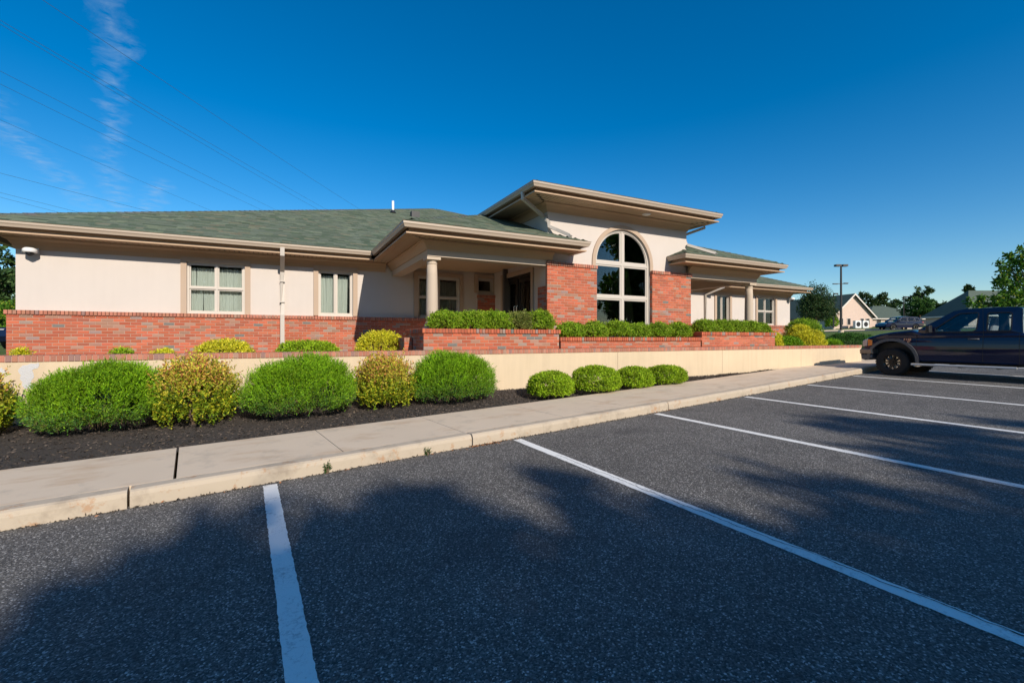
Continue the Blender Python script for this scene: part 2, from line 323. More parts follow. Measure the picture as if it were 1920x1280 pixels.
SX = [-14.0, -12.4, -10.8, -9.2, -7.6, -6.0, -4.0, -2.29, -.86, .63, 2.14, 3.84, 5.29, 7.26, 9.02, 10.6, 12.2, 13.8, 15.4, 17.0, 18.29, 20, 21.6, 23.2, 24.8, 26.4, 28]
def slab(x0, x1, gap0, gap1):
    mb = MB(); n = 10; top = []; 
    for k in range(n + 1):
        x = x0 + gap0 + (x1 - x0 - gap0 - gap1) * k / n; a = Vector((x, curbY(x))) + CN * .170; f = Vector((x, curbY(x))) + CN * 1.55
        if x < 18.3 and f.y > 8.795: f = a + (f - a) * ((8.795 - a.y) / (f.y - a.y))
        top.append((a, f))
    vs = []
    for a, f in top:
        vs += [(a.x, a.y, walkZ(a.x, a.y) + .001), (f.x, f.y, walkZ(f.x, f.y) + .001), (f.x, f.y, walkZ(f.x, f.y) - .12), (a.x, a.y, walkZ(a.x, a.y) - .12)]
    fs = [(4 * k + j, 4 * k + 4 + j, 4 * k + 4 + (j + 1) % 4, 4 * k + (j + 1) % 4) for k in range(n) for j in range(4)] + [(0, 1, 2, 3), (4 * n + 3, 4 * n + 2, 4 * n + 1, 4 * n)]
    mb.add(vs, fs); mb.build('slab', 'concrete', side)
for i in range(len(SX) - 1):
    w0 = .012 if abs(SX[i] + .86) < .01 else .004; w1 = .012 if abs(SX[i + 1] + .86) < .01 else .004; slab(SX[i], SX[i + 1], w0, w1)
# mulch bed in front of the wall, mulch behind it
def bedEdge(X): return curbY(X) + 1.57
def bedZ(X, Y):
    e = bedEdge(X); t = max(0, min(1, (Y - e) / max(.2, 8.8 - e))); lo = walkZ(X, e) - .045; hi = max(lo + .02, 1.5 - 1.19 + .0105 * (X + 3.5))
    t = t * t * (3 - 2 * t); return lo * (1 - t) + hi * t + .018 * math.sin(3.1 * X + 2 * Y) * math.sin(2.3 * Y - X) * (1 if Y - e > .15 else 0)
mb = MB(); BX = rng(-14, 14, .2); n = 13
vs = [(x, e, bedZ(x, e)) for x in BX for e in [bedEdge(x) - .03 + (max(8.82, bedEdge(x) + .02) - bedEdge(x) + .03) * k / (n - 1) for k in range(n)]]
mb.add(vs, [(i * n + k, (i + 1) * n + k, (i + 1) * n + k + 1, i * n + k + 1) for i in range(len(BX) - 1) for k in range(n - 1)])
tag(mb.build('mulch_bed', 'mulch', None, True, recalc=False), 'dark mulch bed between sidewalk and retaining wall', kind='structure')
tag(grid('planting_bed', rng(-14, 22.5, 1), rng(9.08, 13.1, .8), lambda x, y: 1.10 + .02 * math.sin(2 * x + y), 'mulch', clip=lambda x, y: not (2.5 < x < 13.6)), 'mulched terrace behind the retaining wall', kind='structure')

def kites(name, P, D, L, W, C, m, parent, seed=0, curl=0.0):
    """N little leaf faces: base points P, unit directions D, lengths L, widths W, colours C"""
    r = np.random.default_rng(seed); n = len(P)
    S = np.cross(D, r.normal(size=(n, 3))); S /= np.linalg.norm(S, axis=1, keepdims=True) + 1e-9
    L = np.broadcast_to(np.asarray(L, float).reshape(-1, 1), (n, 1)); W = np.broadcast_to(np.asarray(W, float).reshape(-1, 1), (n, 1))
    V = np.empty((n, 4, 3)); V[:, 0] = P; V[:, 1] = P + D * L * .45 + S * W * .5; V[:, 2] = P + D * L; V[:, 3] = P + D * L * .45 - S * W * .5
    me = bpy.data.meshes.new(name); me.vertices.add(4 * n); me.vertices.foreach_set('co', V.astype(np.float32).ravel())
    me.loops.add(4 * n); me.loops.foreach_set('vertex_index', np.arange(4 * n, dtype=np.int32)); me.polygons.add(n)
    me.polygons.foreach_set('loop_start', np.arange(0, 4 * n, 4, dtype=np.int32))
    a = me.color_attributes.new('col', 'FLOAT_COLOR', 'CORNER'); cc = np.ones((n, 4, 4), np.float32); cc[:, :, :3] = C[:, None, :]; a.data.foreach_set('color', cc.ravel())
    me.materials.append(MAT[m]); me.update(calc_edges=True); return link(name, me, parent)
def unit(a): return a / (np.linalg.norm(a, axis=-1, keepdims=True) + 1e-9)
r = np.random.default_rng(3)
X = r.uniform(-8, 13.6, 26000); e = np.array([bedEdge(x) for x in X]); Y = e + r.random(26000) * (8.8 - e); k = Y > e
P = np.array([(x, y, bedZ(x, y) + .004 + .012 * q) for x, y, q in zip(X[k], Y[k], r.random(k.sum()))]); n = len(P)
D = unit(r.normal(size=(n, 3)) * (1, 1, .35)); C = np.array([.062, .049, .040]) * r.uniform(.4, 2.2, (n, 1)); pale = r.random(n) < .018; C[pale] = np.array([.22, .17, .12]) * r.uniform(.5, 1.3, (pale.sum(), 1))
o = kites('mulch_chips', P, D, r.uniform(.02, .06, n), r.uniform(.008, .02, n), C, 'mulchchip', None, 4); tag(o, 'dark shredded wood mulch chips', 'mulch', kind='stuff')

# ------------------------------------------------------------------ bricks
BR = random.Random(11)
def brick_col(shade=0):
    q = BR.random(); j = BR.uniform(.85, 1.18)
    if q < .60: c = (.43, .115, .060)
    elif q < .76: c = (.37, .115, .068)
    elif q < .89: c = (.34, .18, .125)
    elif q < .965: c = (.27, .20, .165)
    else: c = (.155, .135, .13)
    if shade: c = tuple(.42 * a + .58 * b_ for a, b_ in zip(c, (.40, .20, .14)))
    return tuple(a * j * BR.uniform(.95, 1.05) for a in c)
PAL = [brick_col() for _ in range(36)]; PALC = [brick_col(1) for _ in range(24)]
CAMP = Vector((0, 0, 1.5)); VD = Vector((math.sin(R(26.78)), math.cos(R(26.78)), 0))
def brick_shape(mb, c, u, nrm, L, H, D, col):
    """chamfered brick; c = centre of its outer face, u along, nrm outward"""
    u = Vector(u); nrm = Vector(nrm); z = Vector((0, 0, 1)); c = Vector(c); q = .004; vs = []
    for dep, ins in ((0, q), (-q, 0), (-D, 0)):
        for a, b_ in ((-1, -1), (1, -1), (1, 1), (-1, 1)): vs.append(c + nrm * dep + u * a * (L / 2 - ins) + z * b_ * (H / 2 - ins))
    fs = [(0, 1, 2, 3)] + [(o + k, o + 4 + k, o + 4 + (k + 1) % 4, o + (k + 1) % 4) for o in (0, 4) for k in range(4)]
    mb.add(vs, fs, col)
BM = {}
def brick_obj(c, u, nrm, L, H, D, ci, pal, parent, name='brick'):
    L_ = round(L, 3); key = (L_, H, D, ci, id(pal))
    if key not in BM:
        mb = MB(); brick_shape(mb, (0, 0, 0), (1, 0, 0), (0, -1, 0), L_, H, D, pal[ci]); BM[key] = mb.mesh('brick', 'brick')
    o = link(name, BM[key], parent); o.location = c; o.rotation_euler = (BR.uniform(-.004, .004), 0, math.atan2(u[1], u[0]) + BR.uniform(-.004, .004)); return o
def field(x0, x1, z0, nc, org, u, nrm, out, H=.0587, P=.0677, LM=.203, J=.0095, D=.04, skip=None):
    """running-bond bricks of a face; appended to out as (centre, u, n, L, H, D, size in view)"""
    u = Vector(u); nrm = Vector(nrm); org = Vector(org)
    for k in range(nc):
        z = z0 + P * k + P / 2; a = x0 - (LM / 2 if k % 2 else 0)
        while a < x1 - .02:
            l, h = max(a, x0), min(a + LM, x1); a += LM
            if h - l < .045: continue
            L = h - l - J; m_ = (l + h) / 2
            if skip and skip(m_, z): continue
            c = org + u * m_ + Vector((0, 0, z)) + nrm * BR.uniform(-.0025, .0025); d = c - CAMP; dep = d.dot(VD)
            facing = -d.normalized().dot(nrm); out.append((c, u, nrm, L, H, D, L * facing / dep ** 2 if dep > .3 and facing > 0 else 0))
def rowlocks(x0, x1, z, org, u, nrm, out, W=.0677, H=.088, D=.22, J=.009):
    u = Vector(u); nrm = Vector(nrm); org = Vector(org); n = max(1, round((x1 - x0) / W)); w = (x1 - x0) / n
    for k in range(n):
        c = org + u * (x0 + w * (k + .5)) + Vector((0, 0, z)) + nrm * BR.uniform(-.002, .003); d = c - CAMP; dep = d.dot(VD)
        out.append((c, u, nrm, w - J, H, D, .5 * w * abs(d.normalized().dot(nrm)) / dep ** 2 if dep > .3 else 0))
def lay(bricks, limit, parent_of, pal, stuff_parent, stuff_name='bricks'):
    idx = sorted(range(len(bricks)), key=lambda i: -bricks[i][6]); mb = MB()
    for r_, i in enumerate(idx):
        c, u, nn, L, H, D, s_ = bricks[i]; ci = BR.randrange(len(pal))
        if r_ < limit and s_ > 0: brick_obj(c, u, nn, L, H, D, ci, pal, parent_of)
        else: brick_shape(mb, c, u, nn, L, H, D, pal[ci])
    if mb.f: tag(mb.build(stuff_name, 'brick', stuff_parent, recalc=False), kind='stuff')

# ------------------------------------------------------------------ retaining wall
WY = 8.80
wall = thing('retaining_wall', 'long low tan stucco retaining wall with brick cap beside the sidewalk', 'wall', (2, WY, 0), worldspace=True)
PX_ = [-14, -8.2, -2.6, 2.9, 7.35, 11.1, 14.77, 18.29]
for a, b_ in zip(PX_[:-1], PX_[1:]):
    mb = MB(); mb.box(a + .004, b_ - .004, WY, WY + .28, -.4, 1.168); mb.build('wall_panel', 'wallstucco', wall)
mb = MB(); mb.box(-13.99, 18.28, WY + .02, WY + .26, -.4, 1.165); mb.box(-13.99, 18.28, WY - .008, WY + .285, 1.168, 1.25); mb.build('mortar', 'mortar', wall)
caps = []; rowlocks(-14, 18.3, 1.213, (0, WY - .014, 0), (1, 0, 0), (0, -1, 0), caps, W=.066, H=.09, D=.31); lay(caps, 300, wall, PALC, wall, 'cap_bricks')
mb = MB(); pr = random.Random(8)
def blob(mb, cx, cz, rx, rz, y, seed):
    q = random.Random(seed); n = 26; pts = []
    for k in range(n): a = 2 * math.pi * k / n; f = .75 + .45 * q.random(); pts.append((cx + rx * f * math.cos(a), cz + rz * f * math.sin(a)))
    mb.plate(pts, [], .004, lambda u, w, d: (u, y - .004 + d, w))
F_ = lambda u, w, d: (u, WY - .004 + d, w)
pp = [(120, 190), (135, 172), (150, 160), (178, 158), (205, 148), (238, 150), (256, 144), (262, 160), (250, 180), (226, 184), (212, 192), (222, 214), (226, 240), (206, 262), (204, 284), (226, 300), (218, 312), (186, 308), (164, 312), (146, 290), (148, 268), (130, 246), (138, 222), (124, 206)]
mb.plate([(-3.30 + (a / 3.556 - 34) * .0055, 1.15 - (b_ / 3.556 - 41) * .0077) for a, b_ in pp], [], .004, F_)
mb.plate([(-3.47 + .05 * math.cos(a) * q, 1.03 + .07 * math.sin(a) * q) for a, q in ((.2, 1), (.9, .6), (1.5, 1), (2.3, .7), (3.1, 1.1), (3.9, .7), (4.8, 1), (5.6, .6))], [], .004, F_)
mb.build('plaster_patch', 'patch', wall)

# ------------------------------------------------------------------ brick planters on the wall
def planter(label, x0, x1, y0, y1, zt, wallz=1.262):
    t = thing('brick_planter', label, 'planter', ((x0 + x1) / 2, y0, wallz), group='brick planters in front of the entrance', worldspace=True)
    mb = MB(); mb.box(x0 + .006, x1 - .006, y0 + .006, y0 + .2, wallz - .0, zt - .095); mb.box(x0 + .006, x0 + .2, y0 + .2, y1, 1.05, zt - .095); mb.box(x1 - .2, x1 - .006, y0 + .2, y1, 1.05, zt - .095); mb.box(x0 + .2, x1 - .2, y1 - .1, y1, 1.05, zt - .095)
    mb.box(x0 - .012, x1 + .012, y0 - .012, y0 + .2, zt - .095, zt - .006); mb.box(x0 - .012, x0 + .2, y0 + .2, y1, zt - .095, zt - .006); mb.box(x1 - .2, x1 + .012, y0 + .2, y1, zt - .095, zt - .006); mb.build('planter_wall', 'mortar', t)
    nc = int(round((zt - .095 - wallz) / .0677)); P = (zt - .095 - wallz) / nc; B = []
    field(0, x1 - x0, wallz, nc, (x0, y0, 0), (1, 0, 0), (0, -1, 0), B, H=P - .009, P=P); field(0, y1 - y0 - .05, wallz, nc, (x0, y1, 0), (0, -1, 0), (-1, 0, 0), B, H=P - .009, P=P)
    rowlocks(-.03, x1 - x0 + .03, zt - .05, (x0, y0 - .03, 0), (1, 0, 0), (0, -1, 0), B, D=.24, H=.09); rowlocks(0, y1 - y0, zt - .05, (x0 - .03, y1, 0), (0, -1, 0), (-1, 0, 0), B, D=.24, H=.09)
    lay(B, 300, t, PAL, t)
    mb = MB(); mb.box(x0 + .2, x1 - .2, y0 + .2, y1 - .1, 1.1, zt - .06); mb.build('soil', 'mulch', t); return t
planter('tall brick planter below the left porch column', 2.50, 5.69, 8.86, 10.25, 1.70)
planter('long low brick planter under the arched window', 5.73, 10.31, 8.86, 9.55, 1.53)
planter('tall brick planter below the right porch column', 10.35, 13.55, 8.86, 10.25, 1.68)
mb = MB(); cw = thing('cheek_wall', 'short low brick wall left of the left porch planter', 'wall', (2.3, 9.7, 1.05), worldspace=True); B = []
mb.box(2.326, 2.486, 9.706, 11.4, 1.0, 1.435); mb.build('mortar', 'mortar', cw)
field(0, .17, 1.02, 6, (2.32, 9.70, 0), (1, 0, 0), (0, -1, 0), B); field(0, 1.7, 1.02, 6, (2.32, 11.4, 0), (0, -1, 0), (-1, 0, 0), B); rowlocks(0, 1.70, 1.472, (2.318, 11.4, 0), (0, -1, 0), (-1, 0, 0), B, D=.17); rowlocks(0, .17, 1.472, (2.32, 9.698, 0), (1, 0, 0), (0, -1, 0), B, D=.03)
lay(B, 300, cw, PAL, cw)

# ------------------------------------------------------------------ the office building
WF = 13.22; XL, XR = -5.0, 21.32; ZE = 3.84; OV = .68; PITCH = .39; MID = 8.27
bld = thing('office_building', 'single storey tan stucco office with brick base, green hip roof and arched entrance tower', 'building', (8.2, 13.2, 1.05), worldspace=True)
F = lambda Y: (lambda u, w, d: (u, Y + d, w))
def rect(x0, x1, z0, z1): return [(x0, z0), (x1, z0), (x1, z1), (x0, z1)]
W1 = (-2.04, -.84, 2.10, 3.34); W2 = (.86, 1.74, 2.12, 3.33); W3 = (3.56, 4.86, 2.12, 3.34); W3b = (5.46, 6.0, 2.93, 3.38); W4 = (16.3, 17.12, 2.12, 3.34); W5 = (18.95, 20.2, 2.10, 3.34)
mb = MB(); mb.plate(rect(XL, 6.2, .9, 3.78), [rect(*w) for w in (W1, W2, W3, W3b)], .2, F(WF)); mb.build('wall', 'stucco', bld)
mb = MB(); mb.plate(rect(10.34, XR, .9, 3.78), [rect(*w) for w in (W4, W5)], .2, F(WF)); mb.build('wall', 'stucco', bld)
mb = MB(); mb.box(XL, XL + .2, WF + .2, 39.5, .9, 3.78); mb.box(XR - .2, XR, WF + .2, 39.5, .9, 3.78); mb.box(XL, XR, 39.5, 39.7, .9, 3.78); mb.build('wall', 'stucco', bld)
mb = MB(); mb.box(XL + .2, XR - .2, 17.2, 17.3, 1.0, 3.75); mb.box(6.0, 6.1, 13.42, 17.2, 1.0, 3.75); mb.box(10.5, 10.6, 13.42, 17.2, 1.0, 3.75); mb.box(2.6, 2.7, 13.45, 17.2, 1.0, 3.75); mb.build('partition', 'interior', bld)  # inner walls added behind the windows to stop light leaking through
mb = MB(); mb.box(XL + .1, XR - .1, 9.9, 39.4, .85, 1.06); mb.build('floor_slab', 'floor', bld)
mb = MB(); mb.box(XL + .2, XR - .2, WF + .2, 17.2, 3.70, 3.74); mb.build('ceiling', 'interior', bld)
mb = MB(); mb.box(2.45, 14.1, 9.55, 13.2, .9, 1.10); mb.build('porch_floor', 'concrete', bld)
# entrance tower
TF = 9.68; TX0, TX1 = 5.88, 10.66; TZ = 4.86; AX0, AX1 = 7.33, 9.21; AC = (AX0 + AX1) / 2; AR = (AX1 - AX0) / 2; AZ = 3.50
arch = [(AX0, 1.62), (AX1, 1.62)] + [(AC + AR * math.cos(math.pi * k / 28), AZ + AR * math.sin(math.pi * k / 28)) for k in range(29)]
mb = MB(); mb.plate(rect(TX0, TX1, 1.0, TZ), [arch], .2, F(TF)); mb.build('tower_wall', 'stucco', bld)
DY0, DY1, DZ = 10.74, 12.5, 3.3
mb = MB(); mb.plate(rect(TF + .2, WF - .002, 1.0, TZ), [rect(DY0, DY1, 1.11, DZ)], .18, lambda u, w, d: (6.2 - .18 + d + .0, u, w)); mb.plate(rect(TF + .2, 17, 3.6, TZ), [], .13, lambda u, w, d: (TX0 + d, u, w))
mb.build('tower_wall', 'stucco', bld); mb = MB(); mb.plate(rect(TF + .2, 17, 1.0, TZ), [], .2, lambda u, w, d: (TX1 - .2 + d, u, w)); mb.build('tower_wall', 'stucco', bld)
mb = MB(); mb.box(5.885, 6.018, TF + .2, 10.07, 1.0, 3.6); mb.build('pier', 'stucco', bld)
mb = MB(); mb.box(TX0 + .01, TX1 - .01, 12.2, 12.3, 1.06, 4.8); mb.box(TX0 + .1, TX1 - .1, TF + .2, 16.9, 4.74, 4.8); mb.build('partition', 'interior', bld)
# a picture on the hall wall, visible through the window
mb = MB(); mb.box(7.6, 8.0, 12.16, 12.195, 2.0, 2.6); mb.build('wall_picture', 'curtain', bld)
def arch_ring(mb, r0, r1, y0, y1, cz=AZ, legs=None, n=30):
    outer = [(AC + r1 * math.cos(math.pi * k / n), cz + r1 * math.sin(math.pi * k / n)) for k in range(n + 1)]; inner = [(AC + r0 * math.cos(math.pi * k / n), cz + r0 * math.sin(math.pi * k / n)) for k in range(n, -1, -1)]
    if legs: outer = [(AC + r1, legs)] + outer + [(AC - r1, legs)]; inner = [(AC - r0, legs)] + inner + [(AC + r0, legs)]
    mb.plate(outer + inner, [], y1 - y0, F(y0))
mb = MB(); arch_ring(mb, AR + .001, 1.05, TF - .035, TF - .001, legs=3.36); mb.build('arch_casing', 'casing', bld)
aw = MB(); arch_ring(aw, AR - .055, AR - .002, TF + .03, TF + .11, legs=1.63); aw.box(AC - .035, AC + .035, TF + .035, TF + .1, 1.63, AZ + AR - .05)
for z in (3.50, 2.60): aw.box(AX0 + .055, AX1 - .055, TF + .033, TF + .098, z - .035, z + .035)
aw = aw.build('arched_window', 'vinyl', bld)
for sx in (-1, 1):
    for z0, z1 in ((1.64, 2.565), (2.635, 3.465)):
        x0, x1 = sorted((AC + sx * .035, AC + sx * (AR - .055))); m2 = MB(); m2.plate(rect(x0, x1, z0, z1), [rect(x0 + .04, x1 - .04, z0 + .04, z1 - .04)], .04, F(TF + .05)); m2.build('sash', 'vinyl', aw)
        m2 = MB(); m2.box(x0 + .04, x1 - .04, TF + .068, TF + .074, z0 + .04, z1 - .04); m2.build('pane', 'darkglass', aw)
    r0 = AR - .056; q = [(AC + sx * .036, 3.536)] + [(AC + sx * r0 * math.cos(a), AZ + r0 * math.sin(a)) for a in [math.asin(.036 / r0) + (math.acos(.036 / r0) - math.asin(.036 / r0)) * k / 14 for k in range(15)]]
    cxm = sum(p[0] for p in q) / len(q); czm = sum(p[1] for p in q) / len(q); q2 = [(cxm + (p[0] - cxm) * .90, czm + (p[1] - czm) * .90) for p in q]
    m2 = MB(); m2.plate(q, [q2[::-1]], .04, F(TF + .05)); m2.build('sash', 'vinyl', aw); m2 = MB(); m2.plate(q2, [], .006, F(TF + .068)); m2.build('pane', 'darkglass', aw)
# brickwork of the building: wainscots and piers
def brick_part(boxes): mb = MB(); [mb.box(*q) for q in boxes]; return mb.build('brick_wall', 'mortar', bld)
ZC = 2.0
bw = brick_part([(-5.104, 5.9, 13.126, 13.218, .95, ZC), (5.45, 6.0, 13.126, 13.218, ZC, 2.78), (10.7, XR + .104, 13.126, 13.218, .95, ZC), (5.806, 7.31, 9.586, 9.678, 1.0, 3.30), (9.23, 10.734, 9.586, 9.678, 1.0, 3.30), (5.806, 5.884, 9.678, 10.05, 1.0, 2.80), (XR + .001, XR + .102, 13.219, 39, .95, ZC - .002), (XL - .102, XL - .001, 13.219, 39, .95, ZC - .002)])
B = []
field(0, 11.0, 1.0 + .0, 15, (-5.11, 13.12, 0), (1, 0, 0), (0, -1, 0), B, P=.0667, H=.0577, skip=lambda a, z: a - 5.11 > 2.5 and z < 1.1)
field(0, .6, ZC + .01, 11, (5.44, 13.12, 0), (1, 0, 0), (0, -1, 0), B); field(0, 10.72, 1.0, 15, (10.7, 13.12, 0), (1, 0, 0), (0, -1, 0), B, P=.0667, H=.0577)
field(0, 1.516, 1.27, 30, (5.80, 9.58, 0), (1, 0, 0), (0, -1, 0), B); field(0, 1.516, 1.27, 30, (9.224, 9.58, 0), (1, 0, 0), (0, -1, 0), B); field(0, .47, 1.1, 25, (5.80, 10.05, 0), (0, -1, 0), (-1, 0, 0), B)
field(0, .09, 1.27, 30, (9.224, 9.68, 0), (0, -1, 0), (-1, 0, 0), B, D=.03)
lay(B, 300, bw, PAL, bld)
C = []
rowlocks(0, 11.06, ZC + .046, (-5.14, 13.09, 0), (1, 0, 0), (0, -1, 0), C, D=.14); rowlocks(0, 10.75, ZC + .046, (10.6, 13.09, 0), (1, 0, 0), (0, -1, 0), C, D=.14); rowlocks(0, .6, 2.81, (5.43, 13.09, 0), (1, 0, 0), (0, -1, 0), C, D=.14)
rowlocks(0, 1.55, 3.345, (5.775, 9.55, 0), (1, 0, 0), (0, -1, 0), C, D=.13, H=.085); rowlocks(0, 1.55, 3.345, (9.215, 9.55, 0), (1, 0, 0), (0, -1, 0), C, D=.13, H=.085); rowlocks(0, .5, 3.345, (5.775, 10.05, 0), (0, -1, 0), (-1, 0, 0), C, D=.1, H=.085)
lay(C, 0, bld, PALC, bld, 'cap_bricks')

# windows
def window(w, Y, cols, rows, curtain=True, casing=.12, pane='glass'):
    x0, x1, z0, z1 = w; fr = .04; mb = MB(); cw_ = (x1 - x0 - 2 * fr - (cols - 1) * .04) / cols; rh = (z1 - z0 - 2 * fr - (rows - 1) * .035) / rows; cells = []
    for i in range(cols):
        for j in range(rows):
            a = x0 + fr + i * (cw_ + .04); c_ = z0 + fr + j * (rh + .035); cells.append((a, a + cw_, c_, c_ + rh))
    mb.plate(rect(x0 + .001, x1 - .001, z0 + .001, z1 - .001), [rect(*q) for q in cells], .07, F(Y + .045)); wo = mb.build('window', 'vinyl', bld)
    for q in cells:
        a, b_, c_, d = q; m2 = MB(); s_ = .03; m2.plate(rect(a + .002, b_ - .002, c_ + .002, d - .002), [rect(a + s_, b_ - s_, c_ + s_, d - s_)], .04, F(Y + .070)); m2.build('sash', 'vinyl', wo)
        m2 = MB(); m2.box(a + s_, b_ - s_, Y + .088, Y + .092, c_ + s_, d - s_); m2.build('pane', pane, wo)
    if casing:
        m2 = MB(); m2.box(x0 - casing, x0 - .001, Y - .04, Y - .001, z0 - .01, z1 + casing); m2.box(x1 + .001, x1 + casing, Y - .04, Y - .001, z0 - .01, z1 + casing); m2.box(x0 - .001, x1 + .001, Y - .04, Y - .001, z1 + .001, z1 + casing); m2.build('casing', 'casing', wo)
    if curtain:
        for part in range(cols):
            xa, xb = x0 + (x1 - x0) * part / cols, x0 + (x1 - x0) * (part + 1) / cols; q = random.Random(int(xa * 100)); a = xa + .02
            while a < xb - .05:          # strips of hanging fabric, some parted
                wd = q.uniform(.10, .2); e = min(a + wd, xb - .01); m2 = MB(); vs = []; n = 14; ph = q.uniform(0, 6); lean = q.uniform(-.03, .03)
                for k in range(n + 1):
                    u = a + (e - a) * k / n; yy = Y + .21 + .012 * math.sin(ph + k * 1.1); vs += [(u + lean, yy, z0 - .02), (u, yy, z1 - .12 - .012 * math.sin(ph + k * 1.1))]
                m2.add(vs, [(2 * k, 2 * k + 2, 2 * k + 3, 2 * k + 1) for k in range(n)]); m2.build('curtain', 'curtain', wo, True, recalc=False); a = e + (q.uniform(.01, .03) if q.random() < .4 else -.01)
    return wo
window(W1, WF, 2, 2); window(W2, WF, 2, 1); window(W3, WF, 2, 2); window(W3b, WF, 1, 1, False); window(W4, WF, 2, 1); window(W5, WF, 2, 2)
# dark double door on the side of the tower, facing the left porch
mb = MB(); dfn = lambda u, w, d: (6.03 + d, u, w); mb.plate(rect(DY0 + .002, DY1 - .002, 1.112, DZ - .002), [rect(DY0 + .07, (DY0 + DY1) / 2 - .03, 1.13, DZ - .09), rect((DY0 + DY1) / 2 + .03, DY1 - .07, 1.13, DZ - .09)], .1, dfn); dr = mb.build('entrance_door', 'doorframe', bld)
for a, b_ in ((DY0 + .075, (DY0 + DY1) / 2 - .035), ((DY0 + DY1) / 2 + .035, DY1 - .075)):
    m2 = MB(); m2.plate(rect(a, b_, 1.135, DZ - .095), [rect(a + .09, b_ - .09, 1.3, DZ - .2)], .045, lambda u, w, d: (6.06 + d, u, w)); m2.build('door_leaf', 'doorframe', dr); m2 = MB(); m2.box(6.075, 6.082, a + .09, b_ - .09, 1.3, DZ - .2); m2.build('pane', 'glass', dr)
for yy in ((DY0 + DY1) / 2 - .08, (DY0 + DY1) / 2 + .08): m2 = MB(); m2.tube([(6.0, yy, 2.0), (5.97, yy, 2.02), (5.97, yy, 2.4), (6.0, yy, 2.42)], .012); m2.build('handle', 'chrome', dr)
mb = MB(); mb.box(6.018 - .04, 6.018, DY0 - .12, DY0 - .001, 1.1, DZ + .12); mb.box(6.018 - .04, 6.018, DY1 + .001, DY1 + .12, 1.1, DZ + .12); mb.box(6.018 - .04, 6.018, DY0, DY1, DZ + .001, DZ + .12); mb.build('door_casing', 'casing', bld)
mb = MB(); mb.box(5.90, 5.93, 9.95, 9.99, 2.81, 2.93); mb.build('door_bell', 'white', bld)
# porticos (left one built, right one mirrored): beams, columns, ceilings
def mx(s, x): return x if s > 0 else 2 * MID - x
def bx(mb, s, x0, x1, *r_): a, b_ = sorted((mx(s, x0), mx(s, x1))); mb.box(a, b_, *r_)
for s in (1, -1):
    mb = MB(); bx(mb, s, 2.80, 5.80, 9.60, 9.90, 3.28, 3.60); bx(mb, s, 2.80, 3.10, 9.901, WF - .001, 3.28, 3.60); mb.build('porch_beam', 'column', bld)
    mb = MB(); pth = [(mx(s, 2.80), WF - .001), (mx(s, 2.80), 9.60), (mx(s, 5.95 if s > 0 else 5.9), 9.60)]
    crown = [(.0, 3.42), (.02, 3.42), (.035, 3.45), (.06, 3.50), (.11, 3.56), (.15, 3.585), (.15, 3.615), (0, 3.615)]
    mb.sweep([(o if s < 0 else o, z) for o, z in crown] if s > 0 else crown, pth if s < 0 else pth) if False else mb.sweep([(-o if s < 0 else o, z) for o, z in crown], pth)
    mb.build('crown_moulding', 'trim', bld)
    cx, cy = mx(s, 2.95), 9.77; mb = MB(); mb.lathe([(.128, 1.86), (.130, 2.1), (.127, 2.5), (.118, 2.9), (.106, 3.15)], (cx, cy, 0), 32); col = mb.build('column', 'column', bld, True)
    mb = MB(); mb.box(cx - .17, cx + .17, cy - .17, cy + .17, 1.70, 1.745); mb.lathe([(.165, 1.745), (.178, 1.77), (.165, 1.80), (.14, 1.815), (.15, 1.835), (.14, 1.86)], (cx, cy, 0), 32); mb.build('column_base', 'column', col)
    mb = MB(); mb.lathe([(.106, 3.12), (.118, 3.13), (.118, 3.15), (.106, 3.16), (.112, 3.19), (.14, 3.215)], (cx, cy, 0), 32); mb.box(cx - .155, cx + .155, cy - .155, cy + .155, 3.215, 3.279); mb.build('column_capital', 'column', col)
    for k in range(13):   # ceiling boards run front to back
        mb = MB(); a = 3.1 + (6.0 - 3.1) * k / 13; b_ = 3.1 + (6.0 - 3.1) * (k + 1) / 13; bx(mb, s, a + .003, b_ - .003, 9.9, WF - .005, 3.56, 3.575); mb.build('ceiling_board', 'soffit', bld)
    mb = MB(); bx(mb, s, 2.82, 6.0, 9.62, WF, 3.60, 3.63); mb.build('porch_deck', 'interior', bld)
